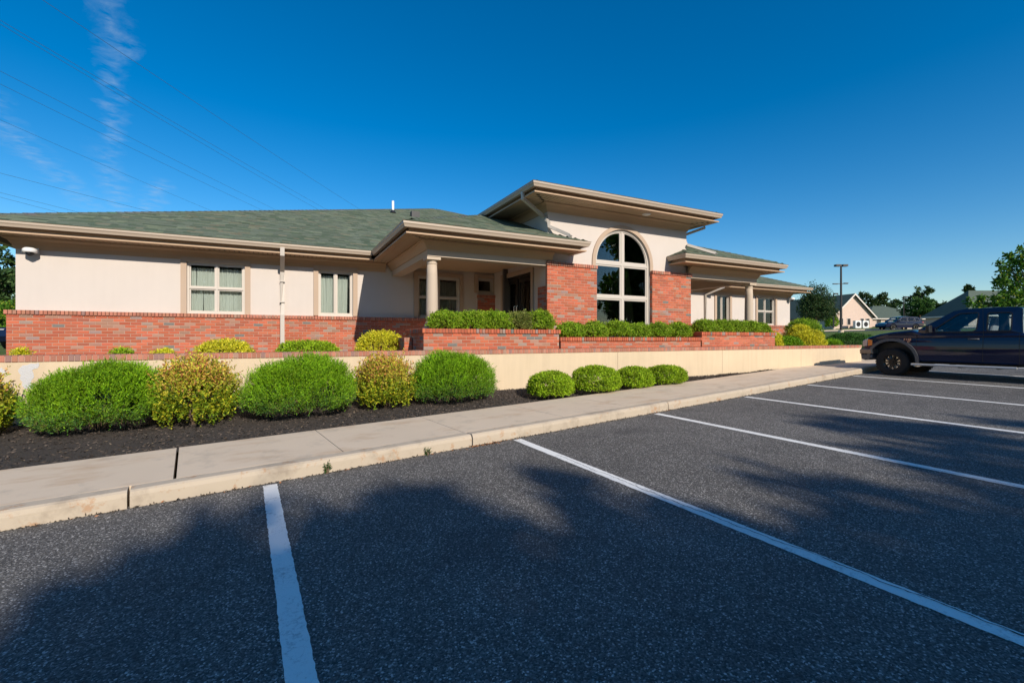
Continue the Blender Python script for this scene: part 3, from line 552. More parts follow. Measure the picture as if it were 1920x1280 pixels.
# roofs
def shingles(mb, poly, up, rs):
    """roof plane: poly = xyz corners (first edge is the eave), up = plan direction uphill"""
    p0 = Vector(poly[0]); e = (Vector(poly[1]) - p0).normalized(); nrm = None
    for i in range(2, len(poly)):
        q = (Vector(poly[1]) - p0).cross(Vector(poly[i]) - p0)
        if q.length > 1e-6: nrm = q.normalized(); break
    if nrm.z < 0: nrm = -nrm
    vdir = nrm.cross(e)
    if vdir.z < 0: vdir = -vdir
    uv = [((Vector(p) - p0).dot(e), (Vector(p) - p0).dot(vdir)) for p in poly]; vmax = max(q[1] for q in uv); EXP = .145; k = 0
    while k * EXP < vmax:
        v0 = k * EXP; v1 = min(v0 + EXP + .02, vmax); vm = min(v0 + EXP * .5, vmax - .001); xs_ = []
        for i in range(len(uv)):
            (a, va), (b_, vb) = uv[i], uv[(i + 1) % len(uv)]
            if (va - vm) * (vb - vm) < 0: xs_.append(a + (b_ - a) * (vm - va) / (vb - va))
        k += 1
        if len(xs_) < 2: continue
        lo, hi = min(xs_), max(xs_); a = lo - rs.random() * .3
        while a < hi:
            w = rs.choice((.14, .2, .26, .33)); l, h = max(a, lo), min(a + w, hi); a += w
            if h - l < .01: continue
            t = rs.uniform(.007, .014); q = rs.random(); c = (.118, .142, .104) if q < .5 else ((.085, .114, .076) if q < .78 else ((.145, .172, .115) if q < .93 else (.16, .155, .105))); j = rs.uniform(.85, 1.15)
            P = lambda u, v, o: p0 + e * u + vdir * v + nrm * o
            mb.add([P(l, v0, t), P(h, v0, t), P(h, v1, .002), P(l, v1, .002), P(l, v0, 0), P(h, v0, 0)], [(0, 1, 2, 3), (4, 5, 1, 0)], tuple(x * j for x in c))
def roof_part(planes, name='roof', seed=1, caps=()):
    mb = MB()
    for pl_ in planes: mb.poly([(x, y, z - .01) for x, y, z in pl_])
    ro = mb.build(name, 'roofgreen', bld, recalc=False); rs = random.Random(seed); m2 = MB()
    for pl_ in planes: shingles(m2, pl_, None, rs)
    tag(m2.build('shingles', 'shingle', ro, recalc=False), kind='stuff')
    m3 = MB()
    for a, b_ in caps:
        a, b_ = Vector(a), Vector(b_); d = (b_ - a); n = int(d.length / .2) - 2; d.normalize(); sd = d.cross(Vector((0, 0, 1))).normalized()
        for k in range(n):
            p = a + d * (.2 * k + .3); q = p + d * .22; m3.add([p + sd * .11 - Vector((0, 0, .02)) , p + Vector((0, 0, .035)), p - sd * .11 - Vector((0, 0, .02)), q + sd * .11 - Vector((0, 0, .03)), q + Vector((0, 0, .025)), q - sd * .11 - Vector((0, 0, .03))], [(0, 1, 4, 3), (1, 2, 5, 4)], tuple(x * rs.uniform(.8, 1.1) for x in (.12, .14, .11)))
    if m3.f: tag(m3.build('hip_caps', 'shingle', ro, recalc=False), kind='stuff')
    return ro
EY = WF - OV + .03; EX0, EX1 = XL - OV, XR + OV; HB = (EX1 - EX0) / 2; PK = ((EX0 + EX1) / 2, EY + HB, ZE + PITCH * HB)
A_, B_, C_, D_ = (EX0, EY, ZE), (EX1, EY, ZE), (EX1, EY + 2 * HB, ZE), (EX0, EY + 2 * HB, ZE)
main = roof_part([[A_, B_, PK], [D_, A_, PK], [B_, C_, PK]], caps=((A_, PK), (B_, PK)))
mb = MB(); mb.poly([C_, D_, PK]); mb.build('roof_back', 'roofgreen', main, recalc=False)
PE0, PF = 2.15, 9.0; K = TX0 - PE0
for s in (1, -1):
    m_ = lambda x, y, z: (mx(s, x), y, z)
    fr = [m_(PE0, PF, ZE), m_(6.66, PF, ZE), m_(6.66 - (TF - PF), TF - .004, ZE + PITCH * (TF - PF)), m_(TX0, TF - .004, ZE + PITCH * (TF - PF)), m_(TX0 - .004, PF + K, ZE + PITCH * K)]
    lf = [m_(PE0, EY, ZE), m_(PE0, PF, ZE), m_(TX0, PF + K, ZE + PITCH * K), m_(TX0, EY + K, ZE + PITCH * K)]
    rt = [m_(6.66, PF, ZE), m_(6.66, TF - .004, ZE), m_(6.66 - (TF - PF), TF - .004, ZE + PITCH * (TF - PF))]
    roof_part([fr, lf, rt], 'porch_roof', 7 + s, ((m_(PE0, PF, ZE), m_(TX0, PF + K, ZE + PITCH * K)),))
TE0, TE1, TPF, TZE = 5.05, 11.24, 8.92, 5.06
tb = 17.5; h_ = (TE1 - TE0) / 2; pk1 = ((TE0 + TE1) / 2, TPF + h_, TZE + .33 * h_); pk2 = ((TE0 + TE1) / 2, tb, TZE + .33 * h_)
roof_part([[(TE0, TPF, TZE), (TE1, TPF, TZE), pk1], [(TE0, tb, TZE), (TE0, TPF, TZE), pk1, pk2], [(TE1, TPF, TZE), (TE1, tb, TZE), pk2, pk1]], 'tower_roof', 3)
# gutters, fascia, soffits
def eave(path, z, fascia_in=.07):
    gp = [(.0, z - .005), (-.012, z - .012), (-.012, z - .05), (-.03, z - .075), (-.045, z - .12), (-.115, z - .125), (-.115, z - .015), (-.10, z - .005), (-.10, z - .11), (-.055, z - .105), (-.02, z - .045), (-.01, z - .005)]
    mb = MB(); mb.sweep([(o + .03, q) for o, q in gp], path); mb.build('gutter', 'gutter', bld)
    mb = MB(); mb.sweep([(-.16, z - .02), (-.16, z - .205), (-.055, z - .205), (-.055, z - .235), (-.19, z - .235), (-.19, z - .02)], path); mb.build('fascia', 'trim', bld)
def soffit(p0, p1, inward, depth, z, step=.305, m0=0, m1=0):
    """vented boards across the eave from p0 to p1; m0/m1: mitre at the ends (+1 shortens inwards)"""
    p0, p1, iw = Vector(p0), Vector(p1), Vector(inward); d = (p1 - p0); L = d.length; d.normalize(); n = max(1, int(round(L / step))); w = L / n
    for k in range(n):
        a, b_ = w * k + .002, w * (k + 1) - .002; mb = MB()
        for r_ in range(3):
            u0, u1 = a + (b_ - a) * r_ / 3 + .009, a + (b_ - a) * (r_ + 1) / 3 - .009; t0 = max(0, (m0 * (depth) - u1) if m0 else 0); 
            dd = depth
            if m0: dd = min(depth, u0)
            if m1: dd = min(dd, L - u1)
            if dd < .02: continue
            q = [p0 + d * u0, p0 + d * u1, p0 + d * u1 + iw * dd, p0 + d * u0 + iw * dd]
            mb.add([(v.x, v.y, z) for v in q] + [(v.x, v.y, z + .012) for v in q], [(0, 1, 2, 3), (4, 7, 6, 5), (0, 4, 5, 1), (1, 5, 6, 2), (2, 6, 7, 3), (3, 7, 4, 0)])
        if mb.f: mb.build('soffit_board', 'soffit', bld)
def backing(x0, x1, y0, y1, z): mb = MB(); mb.box(x0, x1, y0, y1, z + .0125, z + .03); mb.build('soffit_backing', 'black', bld)
FY = EY + .12; ZS = ZE - .22
eave([(EX0, 39), (EX0, EY), (PE0 + .0, EY)], ZE); eave([(2 * MID - PE0, EY), (EX1, EY), (EX1, 39)], ZE)
eave([(PE0, EY - .02), (PE0, PF), (6.66, PF), (6.66, TF - .002)], ZE); eave([(2 * MID - 6.66, TF - .002), (2 * MID - 6.66, PF), (2 * MID - PE0, PF), (2 * MID - PE0, EY - .02)], ZE)
eave([(TE0, 12.6), (TE0, TPF), (TE1, TPF), (TE1, 12.6)], TZE)
IN = .115
soffit((EX0 + IN, EY + IN), (PE0 + .6, EY + IN), (0, 1), WF - EY - IN, ZS, m0=1); backing(EX0 + IN, PE0 + .65, EY + IN, WF, ZS)
soffit((13.8, EY + IN), (EX1 - IN, EY + IN), (0, 1), WF - EY - IN, ZS, m1=1); backing(13.8, EX1 - IN, EY + IN, WF, ZS)
for s in (1, -1):
    a, b_ = (PE0 + IN, 6.66 - IN) if s > 0 else (2 * MID - 6.66 + IN, 2 * MID - PE0 - IN)
    soffit((a, PF + IN), (b_, PF + IN), (0, 1), 9.60 - PF - IN, ZS, m0=1 if s > 0 else 0, m1=0 if s > 0 else 1); x = mx(s, PE0 + IN)
    soffit((x, PF + IN), (x, EY + .1), (1 if s > 0 else -1, 0), 2.80 - PE0 - IN, ZS - .001, m0=1)
    mb = MB(); bx(mb, s, PE0 + IN, 2.80, PF + IN, EY + .1, ZS + .0125, ZS + .03); bx(mb, s, 2.80, 6.66 - IN, PF + IN, 9.6, ZS + .0125, ZS + .03); bx(mb, s, 5.9, 6.66 - IN, 9.6, TF - .002, ZS + .0125, ZS + .03); mb.build('soffit_backing', 'black', bld)
    mb = MB(); bx(mb, s, 5.885, 6.66 - IN - .01, 9.601, TF - .003, ZS - .002, ZS + .012); mb.build('soffit_board', 'soffit', bld)
TS = TZE - .22
soffit((TE0 + IN, TPF + IN), (TE1 - IN, TPF + IN), (0, 1), TF - TPF - IN, TS, m0=1, m1=1)
soffit((TE0 + IN, TPF + IN), (TE0 + IN, 12.6), (1, 0), TX0 - TE0 - IN, TS - .001, m0=1); soffit((TE1 - IN, TPF + IN), (TE1 - IN, 12.6), (-1, 0), TE1 - IN - TX1, TS - .001, m0=1)
mb = MB(); mb.box(TE0 + IN, TE1 - IN, TPF + IN, 12.6, TS + .0125, TS + .03); mb.build('soffit_backing', 'black', bld)
def frieze(path, zt, hgt=.24):
    mb = MB(); mb.sweep([(0, zt - hgt), (.022, zt - hgt), (.03, zt - hgt + .03), (.05, zt - hgt * .62), (.10, zt - hgt * .3), (.17, zt - .03), (.18, zt - .002), (0, zt - .002)], path); mb.build('frieze', 'trim', bld)
frieze([(XL, 39), (XL, WF), (2.62, WF)], ZS); frieze([(13.95, WF), (XR, WF), (XR, 39)], ZS); frieze([(TX0, 12.5), (TX0, TF), (TX1, TF), (TX1, 12.5)], TS, .2)
mb = MB(); mb.lathe([(0, TS - .035), (.09, TS - .03), (.115, TS - .015), (.12, TS - .002)], (8.75, 9.3, 0), 24); mb.build('soffit_light', 'white', bld, True)
def spout(pts, r_=.04): mb = MB(); mb.tube(pts, r_, 4); return mb.build('downspout', 'downspout', bld)
spout([(.0, EY + .03, ZE - .1), (.0, EY + .03, ZE - .27), (.0, WF - .06, ZE - .62), (.0, WF - .06, 2.1), (.0, 13.04, 2.06), (.0, 13.04, 1.06)], .068)
spout([(TE0 + .03, 9.5, TZE - .1), (TE0 + .03, 9.5, TZE - .25), (TX0 - .05, TF + .12, TZE - .52), (TX0 - .05, TF - .0, TZE - .62), (TX0 - .0, TF - .055, TZE - .7), (TX0 + .0, TF - .055, 4.26), (6.02, 9.5, 4.17), (6.2, 9.22, 4.0), (6.22, 9.17, 3.95)], .052)
spout([(TE1 - .03, 9.5, TZE - .1), (TE1 - .03, 9.5, TZE - .28), (TX1 + .06, TF + .12, TZE - .48), (TX1 + .05, TF + .05, 4.25)], .052); spout([(TX1 - .02, TF - .05, 4.24), (11.05, 9.3, 4.05), (11.25, 9.15, 3.97), (11.25, 9.12, 3.93)], .052)
spout([(16.0, EY + .03, ZE - .1), (16.0, EY + .03, ZE - .27), (15.6, WF - .06, ZE - .55), (15.6, WF - .06, 2.1), (15.6, 13.04, 1.06)], .055)
for z in (2.42, 2.95):
    mb = MB(); mb.box(-.056, .056, WF - .115, WF, z, z + .03); mb.build('downspout_strap', 'downspout', bld)
mb = MB(); mb.lathe([(.055, 7.2), (.055, 8.0), (.045, 8.0)], (4.68, 21.8, 0), 16); mb.build('vent_pipe', 'white', bld, True); mb = MB(); mb.lathe([(.16, 7.42), (.07, 7.56)], (4.68, 21.8, 0), 12); mb.build('vent_flashing', 'black', bld)
mb = MB(); mb.box(5.40, 5.78, 21.1, 21.4, 7.0, 7.46); mb.build('roof_vent', 'black', bld);
# ------------------------------------------------------------------ vegetation
def lumps(seed, n=7, f=2.2):
    q = np.random.default_rng(seed); W = q.normal(size=(n, 3)) * f; ph = q.uniform(0, 6.3, n)
    return lambda d: np.sin(d @ W.T + ph).mean(axis=1) * 1.6
def cols(r, n, pal, wts, jit=.18):
    pal = np.array(pal); i = r.choice(len(pal), n, p=np.array(wts) / sum(wts)); return pal[i] * r.uniform(1 - jit, 1 + jit, (n, 1)) * r.uniform(.94, 1.06, (n, 3))
def shrub(name, label, loc, rx, ry, h, pal, wts, n=1500, k=12, sl=.16, L=.035, W=.012, up=.5, rand=.5, ex=2.2, lump=.10, zc=.42, group=None, cat='shrub', seed=1, m='leaf', top=None, spike=0, rmin=.62, stems=9, feather=.8, flat_low=None, skew=0, gap=.10):
    t = thing(name, label, cat, loc, group=group); r = np.random.default_rng(seed); lf = lumps(seed)
    d = unit(r.normal(size=(n, 3))); d[:, 2] = np.where(d[:, 2] < -.55, -d[:, 2], d[:, 2]); d = d / (np.abs(d) ** ex).sum(axis=1, keepdims=True) ** (1 / ex)
    du = unit(d); rad = (rmin + (1 - rmin) * r.random(n) ** .45) * (1 + lump * lf(du * 1.6)); rad *= 1 + spike * (r.random(n) ** 6)
    kp = (lumps(seed + 90, 6, 9.0)(du) > -1.6 * .62 + gap * 1.5) | (rad < .86); d, du, rad = d[kp], du[kp], rad[kp]; n = len(d)
    S = np.array([rx, ry, h * (1 - zc)]); lo = d[:, 2] < 0; a = d * rad[:, None] * S; a[lo, 2] = d[lo, 2] * h * zc * np.minimum(rad[lo], 1) / np.maximum(np.abs(d[:, 2]).max(), 1e-3) * .98; a[:, 2] += h * zc; a[:, 2] = np.maximum(a[:, 2], .015)
    a[:, 2] *= 1 + skew * a[:, 0] / rx
    out = unit(d / S); ax = unit(out * (1 - up * .5) + np.array([0, 0, up]) + r.normal(size=(n, 3)) * rand * .5); ln = sl * r.uniform(.6, 1.3, n)
    base = a - ax * (ln * .6)[:, None]; j = np.tile((np.arange(k) + .5) / k, n); P = np.repeat(base, k, 0) + np.repeat(ax, k, 0) * (np.repeat(ln, k) * j)[:, None]
    D = unit(np.repeat(ax, k, 0) + r.normal(size=(n * k, 3)) * feather); P[:, 2] = np.maximum(P[:, 2], .012)
    tone = np.repeat(r.uniform(.7, 1.25, n) * (1 + .28 * lumps(seed + 50, 7, 3.5)(du * 2)), k)[:, None]; C = cols(r, n * k, pal, wts) * tone
    if top is not None:    # different growth at the tips of the plant
        tp, th = top; w_ = np.clip((np.repeat(a[:, 2], k) / h - th) * 4 + r.normal(size=n * k) * .35, 0, 1)[:, None] * (r.random((n * k, 1)) < .75); C = C * (1 - w_) + cols(r, n * k, tp, [1] * len(tp)) * w_
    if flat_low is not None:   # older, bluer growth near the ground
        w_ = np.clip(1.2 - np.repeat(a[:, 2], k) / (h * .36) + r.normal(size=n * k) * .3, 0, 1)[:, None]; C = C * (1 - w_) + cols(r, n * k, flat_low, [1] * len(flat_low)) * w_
    kites('foliage', P, D, L * r.uniform(.7, 1.3, n * k), W * r.uniform(.8, 1.2, n * k), C, m, t, seed)
    mb = MB(); q = random.Random(seed)
    for i in range(stems):
        a_ = 2 * math.pi * i / stems + q.uniform(-.3, .3); f = q.uniform(.35, .75); mb.tube([(rx * .08 * math.cos(a_), ry * .08 * math.sin(a_), -.04), (rx * f * .5 * math.cos(a_), ry * f * .5 * math.sin(a_), h * .3), (rx * f * math.cos(a_), ry * f * math.sin(a_), h * q.uniform(.5, .75))], [.014, .01, .004], 5)
    mb.build('stem', 'twig', t); return t
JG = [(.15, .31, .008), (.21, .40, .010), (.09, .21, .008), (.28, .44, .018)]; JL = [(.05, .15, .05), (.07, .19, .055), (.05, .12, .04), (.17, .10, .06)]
SPg = [(.20, .31, .018), (.52, .48, .03), (.32, .38, .022), (.08, .14, .012)]; SPt = [(.68, .36, .10), (.72, .56, .09), (.50, .20, .08), (.70, .62, .08)]
BG = [(.27, .42, .015), (.34, .50, .02), (.18, .31, .012), (.42, .54, .04)]; HG = [(.19, .34, .015), (.26, .42, .02), (.36, .47, .045), (.10, .20, .012)]; GO = [(.66, .60, .03), (.74, .68, .06), (.52, .52, .02), (.36, .42, .02)]; DG = [(.03, .075, .012), (.045, .10, .015), (.06, .13, .02)]
def bz(x, y): return bedZ(x, y) - .02
GJ = 'spreading junipers in the mulch bed'; GB = 'clipped round bushes in the mulch bed'
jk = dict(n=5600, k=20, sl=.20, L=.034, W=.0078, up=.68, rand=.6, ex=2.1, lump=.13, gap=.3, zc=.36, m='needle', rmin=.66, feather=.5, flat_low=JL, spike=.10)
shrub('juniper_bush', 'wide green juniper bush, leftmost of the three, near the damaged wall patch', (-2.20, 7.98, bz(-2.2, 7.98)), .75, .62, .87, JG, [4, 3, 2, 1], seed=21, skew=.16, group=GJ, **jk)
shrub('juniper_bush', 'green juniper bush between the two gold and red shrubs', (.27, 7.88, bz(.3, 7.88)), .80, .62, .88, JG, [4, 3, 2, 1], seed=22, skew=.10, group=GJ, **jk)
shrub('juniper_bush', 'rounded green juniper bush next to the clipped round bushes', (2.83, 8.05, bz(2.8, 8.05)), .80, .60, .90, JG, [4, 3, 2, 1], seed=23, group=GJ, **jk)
sk = dict(n=1150, k=20, sl=.27, L=.044, W=.018, gap=.3, up=.9, rand=.6, ex=2.1, lump=.10, zc=.4, rmin=.45, feather=1.0, spike=.22, top=(SPt, .52))
GS = 'gold and red leaved shrubs in the mulch bed'
shrub('spirea_shrub', 'gold and red leaved shrub between the left and middle junipers', (-1.10, 7.88, bz(-1.1, 7.88)), .52, .48, .93, SPg, [3, 2, 3, 2], seed=31, group=GS, **sk)
shrub('spirea_shrub', 'smaller gold leaved shrub between the middle and right junipers', (1.60, 8.05, bz(1.6, 8.05)), .49, .45, .87, SPg, [3, 3, 3, 2], seed=32, group=GS, **sk)
shrub('spirea_shrub', 'gold leaved shrub cut off by the left edge of the picture', (-3.56, 8.0, bz(-3.56, 8.0)), .50, .45, .86, SPg, [3, 2, 3, 2], seed=33, group=GS, **sk)
bk = dict(n=2600, k=10, sl=.08, L=.028, W=.018, up=.5, rand=1.2, ex=2.3, lump=.035, zc=.45, rmin=.72, feather=1.8, stems=6)
for i, (x, y, rx, h, lb) in enumerate(((4.78, 7.76, .46, .54, 'round clipped bush nearest to the junipers, first of four'), (5.93, 7.83, .53, .60, 'largest of the four round clipped bushes, second from the junipers'), (7.14, 7.98, .44, .51, 'round clipped bush, third from the junipers'), (8.19, 8.08, .50, .47, 'flattest round clipped bush, farthest from the junipers'))):
    shrub('round_bush', lb, (x, y, bz(x, y)), rx, rx * .92, h, BG, [4, 3, 2, 2], seed=41 + i, group=GB, **bk)
hk = dict(n=1500, k=9, sl=.10, L=.032, W=.019, up=.45, rand=.8, ex=2.5, lump=.10, zc=.45, rmin=.6, feather=1.4, spike=.24, stems=7, gap=.2)
GH = 'boxwood shrubs in the brick planters'
ordl = ('first', 'second', 'third', 'fourth', 'fifth', 'sixth')
for i, x in enumerate((3.08, 3.66, 4.24, 4.80, 5.36)):
    pal = HG if i != 3 else [(.24, .26, .06), (.28, .30, .08), (.17, .22, .04), (.10, .15, .02)]
    shrub('boxwood_shrub', 'boxwood in the left tall planter, %s from its porch column%s' % (ordl[i], ', paler and drier' if i == 3 else ''), (x, 9.22, 1.63), .36, .30, .42 + (.06 if i == 4 else .01 * i), pal, [3, 3, 3, 1], seed=51 + i, group=GH, **hk)
for i, x in enumerate((6.2, 6.92, 7.66, 8.36, 9.08, 9.78)):
    shrub('boxwood_shrub', 'boxwood in the low planter under the arched window, %s from the left' % ordl[i], (x, 9.17, 1.46), .375 if i not in (1,) else .33, .28, .40 + .05 * ((i * 7) % 3) / 2, HG, [3, 3, 3 if i != 1 else 5, 1], seed=61 + i, group=GH, **{**hk, 'ex': 2.05})
for i, x in enumerate((10.85, 11.5, 12.15, 12.8, 13.32)):
    shrub('boxwood_shrub', 'boxwood in the right tall planter, %s from the left' % ordl[i], (x, 9.2, 1.60), .37 if i < 4 else .22, .28, .40 if i < 4 else .34, HG, [3, 3, 4, 1], seed=71 + i, group=GH, **hk)
gk = dict(n=1700, k=9, sl=.11, L=.036, W=.019, up=.5, rand=.8, ex=2.0, lump=.09, zc=.3, rmin=.6, feather=1.5, stems=6)
def mound(label, x, y, z, rx, ry, h, pal, seed, **kw): d = dict(gk); d.update(kw); return shrub('low_shrub' if h < .5 else 'golden_shrub', label, (x, y, z), rx, ry, h, pal, [3, 3, 2, 1][:len(pal)], seed=seed, group='shrubs on the terrace behind the wall', **d)
mound('golden mounded shrub on the terrace beside the left porch', 2.02, 10.6, 1.08, .58, .5, .57, GO, 81)
mound('low green mound above the wall between downspout and golden shrub', .51, 10.8, 1.08, .66, .5, .36, BG, 82)
mound('low yellow mound above the wall under the four pane window', -1.02, 10.5, 1.08, .5, .45, .38, GO, 83, n=1100)
mound('tiny green tuft above the wall, left of the low yellow tuft', -2.53, 10.3, 1.08, .18, .16, .24, BG, 84, n=260)
mound('tiny low yellow tuft above the wall, left of the yellow mound', -1.95, 10.3, 1.08, .2, .18, .21, GO, 85, n=260)
mound('tiny yellow tuft above the wall at the left building corner', -3.83, 10.3, 1.08, .12, .12, .25, GO, 86, n=160)
mound('upright golden shrub beside the right end of the brick planters', 14.12, 9.35, 1.08, .42, .3, .62, GO, 87)
mound('low green shrub between the two golden shrubs by the right planter', 15.1, 9.4, 1.08, .62, .35, .48, JG, 88)
mound('large golden shrub in front of the dark clipped bush', 16.45, 9.55, 1.08, .78, .45, .72, GO, 89, n=2200)
mound('low green shrub at the end of the retaining wall', 17.5, 9.35, 1.08, .6, .3, .36, JG, 90)
mound('small golden shrub poking out above the large golden one', 17.9, 10.7, 1.3, .45, .4, .75, GO, 91)
mound('dark green clipped bush near the right end of the building', 19.6, 11.6, 1.10, .82, .7, 1.22, HG, 92, n=3200, ex=2.6)
mound('wide dark green spreading juniper past the end of the wall', 20.3, 10.15, 1.0, 1.55, .8, .72, [(.035, .11, .016), (.05, .15, .018), (.03, .085, .014), (.07, .17, .02)], 93, n=3600, m='needle')
mb = MB(); mb.lathe([(.0, 0), (.25, .02), (.28, .12), (.16, .22), (0, .24)], (0, 0, 0), 9); o = mb.build('boulder', 'stone', None, True); o.location = (18.35, 10.1, 1.12); o.scale = (1.3, .9, 1); tag(o, 'pale boulder between golden shrub and spreading juniper', 'rock')
# weeds in the curb gutter, leaf litter
for i, (x, lb) in enumerate(((.42, 'small weed growing at the curb beside the second dark stain'), (1.55, 'small weed growing at the curb near the leaf litter'))):
    shrub('curb_weed', lb, (x, curbY(x) - .02, asphZ(x, curbY(x)) - .005), .035, .025, .11 - .03 * i, DG, [2, 3, 3], n=16, k=7, sl=.06, L=.022, W=.011, up=1, cat='weed', group='weeds along the curb', seed=101 + i, stems=3)
r = np.random.default_rng(9); n = 150; x = np.where(r.random(n) < .65, 2.35 + r.normal(size=n) * .16, r.uniform(-2, 9, n)); y = np.array([curbY(a) for a in x]) - .015 - np.abs(r.normal(size=n)) * .025
P = np.c_[x, y, [asphZ(a, b_) + .006 for a, b_ in zip(x, y)]]; C = np.array([(.28, .13, .06)]) * r.uniform(.4, 1.5, (n, 1)); D = unit(r.normal(size=(n, 3)) * (1, 1, .3))
r = np.random.default_rng(19); n2 = 2600; x2 = r.uniform(-6, 15, n2); y2 = np.array([curbY(a) for a in x2]) - np.abs(r.normal(size=n2)) * .018 * (1 + .8 * np.sin(x2 * 3.1) * np.sin(x2 * 1.3)); P2 = np.c_[x2, y2, [asphZ(a, b_) + .004 for a, b_ in zip(x2, y2)]]
tag(kites('curb_dirt', P2, unit(r.normal(size=(n2, 3)) * (1, .6, .4)), r.uniform(.012, .035, n2), r.uniform(.008, .018, n2), np.array([(.05, .04, .03)]) * r.uniform(.4, 2.2, (n2, 1)), 'mulchchip', None, 8), 'dark grit and dirt gathered along the curb', 'dirt', kind='stuff')
r = np.random.default_rng(20); tag(kites('leaf_litter', P, D, r.uniform(.02, .045, n), r.uniform(.01, .022, n), C, 'mulchchip', None, 2), 'dry brown leaf litter along the curb', 'leaves', kind='stuff')

def tree(name, label, loc, blobs, n, L, W, pal, wts, trunk=.2, group=None, seed=1, m='leaf', shell=.5, flat=0, up=.2, rz=0, fork=.35):
    t = thing(name, label, 'tree', loc, rz, group); r = np.random.default_rng(seed); Ps = []; Ds = []; vol = np.array([b_[3] * b_[4] * b_[5] for b_ in blobs]) ** .75; cnt = (n * vol / vol.sum()).astype(int)
    for (x, y, z, a, b_, c), k in zip(blobs, cnt):
        cl = max(6, k // 28); d = unit(r.normal(size=(cl, 3))); cc = d * (shell + (1 - shell) * r.random((cl, 1)) ** .6) * r.uniform(.85, 1.12, (cl, 1)) * (a, b_, c) + (x, y, z)   # leaf clumps
        i = r.integers(0, cl, k); s_ = min(a, b_, c) * .23; P = cc[i] + r.normal(size=(k, 3)) * (s_, s_, s_ * (1 - flat)); Ps.append(P); Ds.append(unit(unit(P - (x, y, z)) * .6 + r.normal(size=(k, 3)) * .8 + (0, 0, up)))
    P = np.concatenate(Ps); D = np.concatenate(Ds); kk = len(P); C = cols(r, kk, pal, wts, .22); kites('crown', P, D, L * r.uniform(.7, 1.3, kk), W * r.uniform(.8, 1.2, kk), C, m, t, seed)
    mb = MB(); top = max(b_[2] for b_ in blobs); q = random.Random(seed); cx = np.mean([b_[0] for b_ in blobs]); cy = np.mean([b_[1] for b_ in blobs])
    mb.tube([(0, 0, -.3), (cx * .1, cy * .1, top * .25), (cx * .5 + q.uniform(-.1, .1), cy * .5, top * .6), (cx, cy, top)], [trunk, trunk * .8, trunk * .55, trunk * .15], 9)
    for x, y, z, a, b_, c in blobs:
        s0 = max(.25, fork) * z; mb.tube([(cx * .4, cy * .4, s0 + q.uniform(0, .2) * z), (x * .55 + cx * .2, y * .55 + cy * .2, z * .8), (x, y, z)], [trunk * .35, trunk * .22, trunk * .07], 6)
    mb.build('trunk', 'bark', t); return t
def pine_blobs(seed, h, w, n=11, z0=.4):
    q = random.Random(seed); B = []
    for i in range(n):
        f = i / (n - 1); z = h * (z0 + (1 - z0) * f) - .4; a = q.uniform(0, 6.28); rr = w * (1 - f * .6) * q.uniform(.25, .75); B.append((rr * math.cos(a), rr * math.sin(a), z, w * (.55 - .25 * f) * q.uniform(.8, 1.25), w * (.55 - .25 * f) * q.uniform(.8, 1.25), h * .055 * q.uniform(.8, 1.3)))
    return B
def leafy_blobs(seed, h, w, n=12, z0=.45):
    q = random.Random(seed); B = []
    for i in range(n):
        a = q.uniform(0, 6.28); f = q.random(); rr = w * q.uniform(.2, .75) * math.sqrt(1 - .6 * f); z = h * (z0 + (1 - z0) * f * .9); B.append((rr * math.cos(a), rr * math.sin(a), z, w * q.uniform(.3, .45), w * q.uniform(.3, .45), h * q.uniform(.07, .13)))
    return B
PN = [(.035, .075, .02), (.05, .095, .025), (.025, .055, .016), (.07, .11, .03)]; LG = [(.08, .19, .02), (.13, .27, .025), (.05, .12, .015), (.26, .30, .03)]
def T_at(x, y): return groundZ(x, y)
# the trees across the lot behind the camera; their shade lies over the stalls
GT = 'pine trees behind the parking lot that shade it'
for i, (sx, sy, h, w, n) in enumerate(((-3.4, 3.3, 13, 2.4, 3600), (-1.0, 4.2, 14.5, 2.3, 4200), (.9, 4.8, 13.5, 1.9, 3800), (2.2, 4.1, 12.5, 1.8, 3800), (3.9, 3.2, 14, 2.2, 4200), (6.3, 2.6, 13, 2.3, 3200), (7.6, 4.7, 15, 1.9, 2600), (9.9, 3.3, 14, 2.3, 2800), (13.2, 2.6, 13, 2.4, 2600), (16.5, 2.4, 14, 2.5, 2800), (-6.2, 3.0, 14, 2.6, 3400), (-2.3, 2.7, 12, 2.2, 3400), (-.2, 2.5, 13, 2.2, 3600), (1.5, 2.7, 14.2, 2.2, 3600), (3.0, 1.9, 12.6, 2.2, 3400), (5.0, 1.3, 13.4, 2.3, 3400), (8.2, 1.2, 13, 2.3, 3000), (.3, 3.3, 11.6, 2.8, 5000), (-1.0, 2.2, 13.8, 2.8, 4500), (1.9, 1.7, 12.2, 2.7, 4500))):
    hh = h; x = sx + .16 * hh; y = sy - 1.754 * hh
    tree('pine_tree', 'tall pine across the lot behind the viewer, %s' % [q_ + ' in the front row' for q_ in ('second', 'third', 'fourth', 'fifth', 'sixth', 'seventh', 'eighth', 'ninth', 'tenth', 'eleventh', 'first')][i] if i < 11 else 'tall pine in the denser back row behind the viewer, %s from the west' % ('first', 'second', 'third', 'fourth', 'fifth', 'sixth', 'seventh', 'eighth', 'ninth')[i - 11], (x, y, asphZ(x, y) - .3), pine_blobs(200 + i, h, w, 15, .30), n * 2, .42, .2, PN, [3, 3, 2, 1], .22, GT, 200 + i, 'needle')

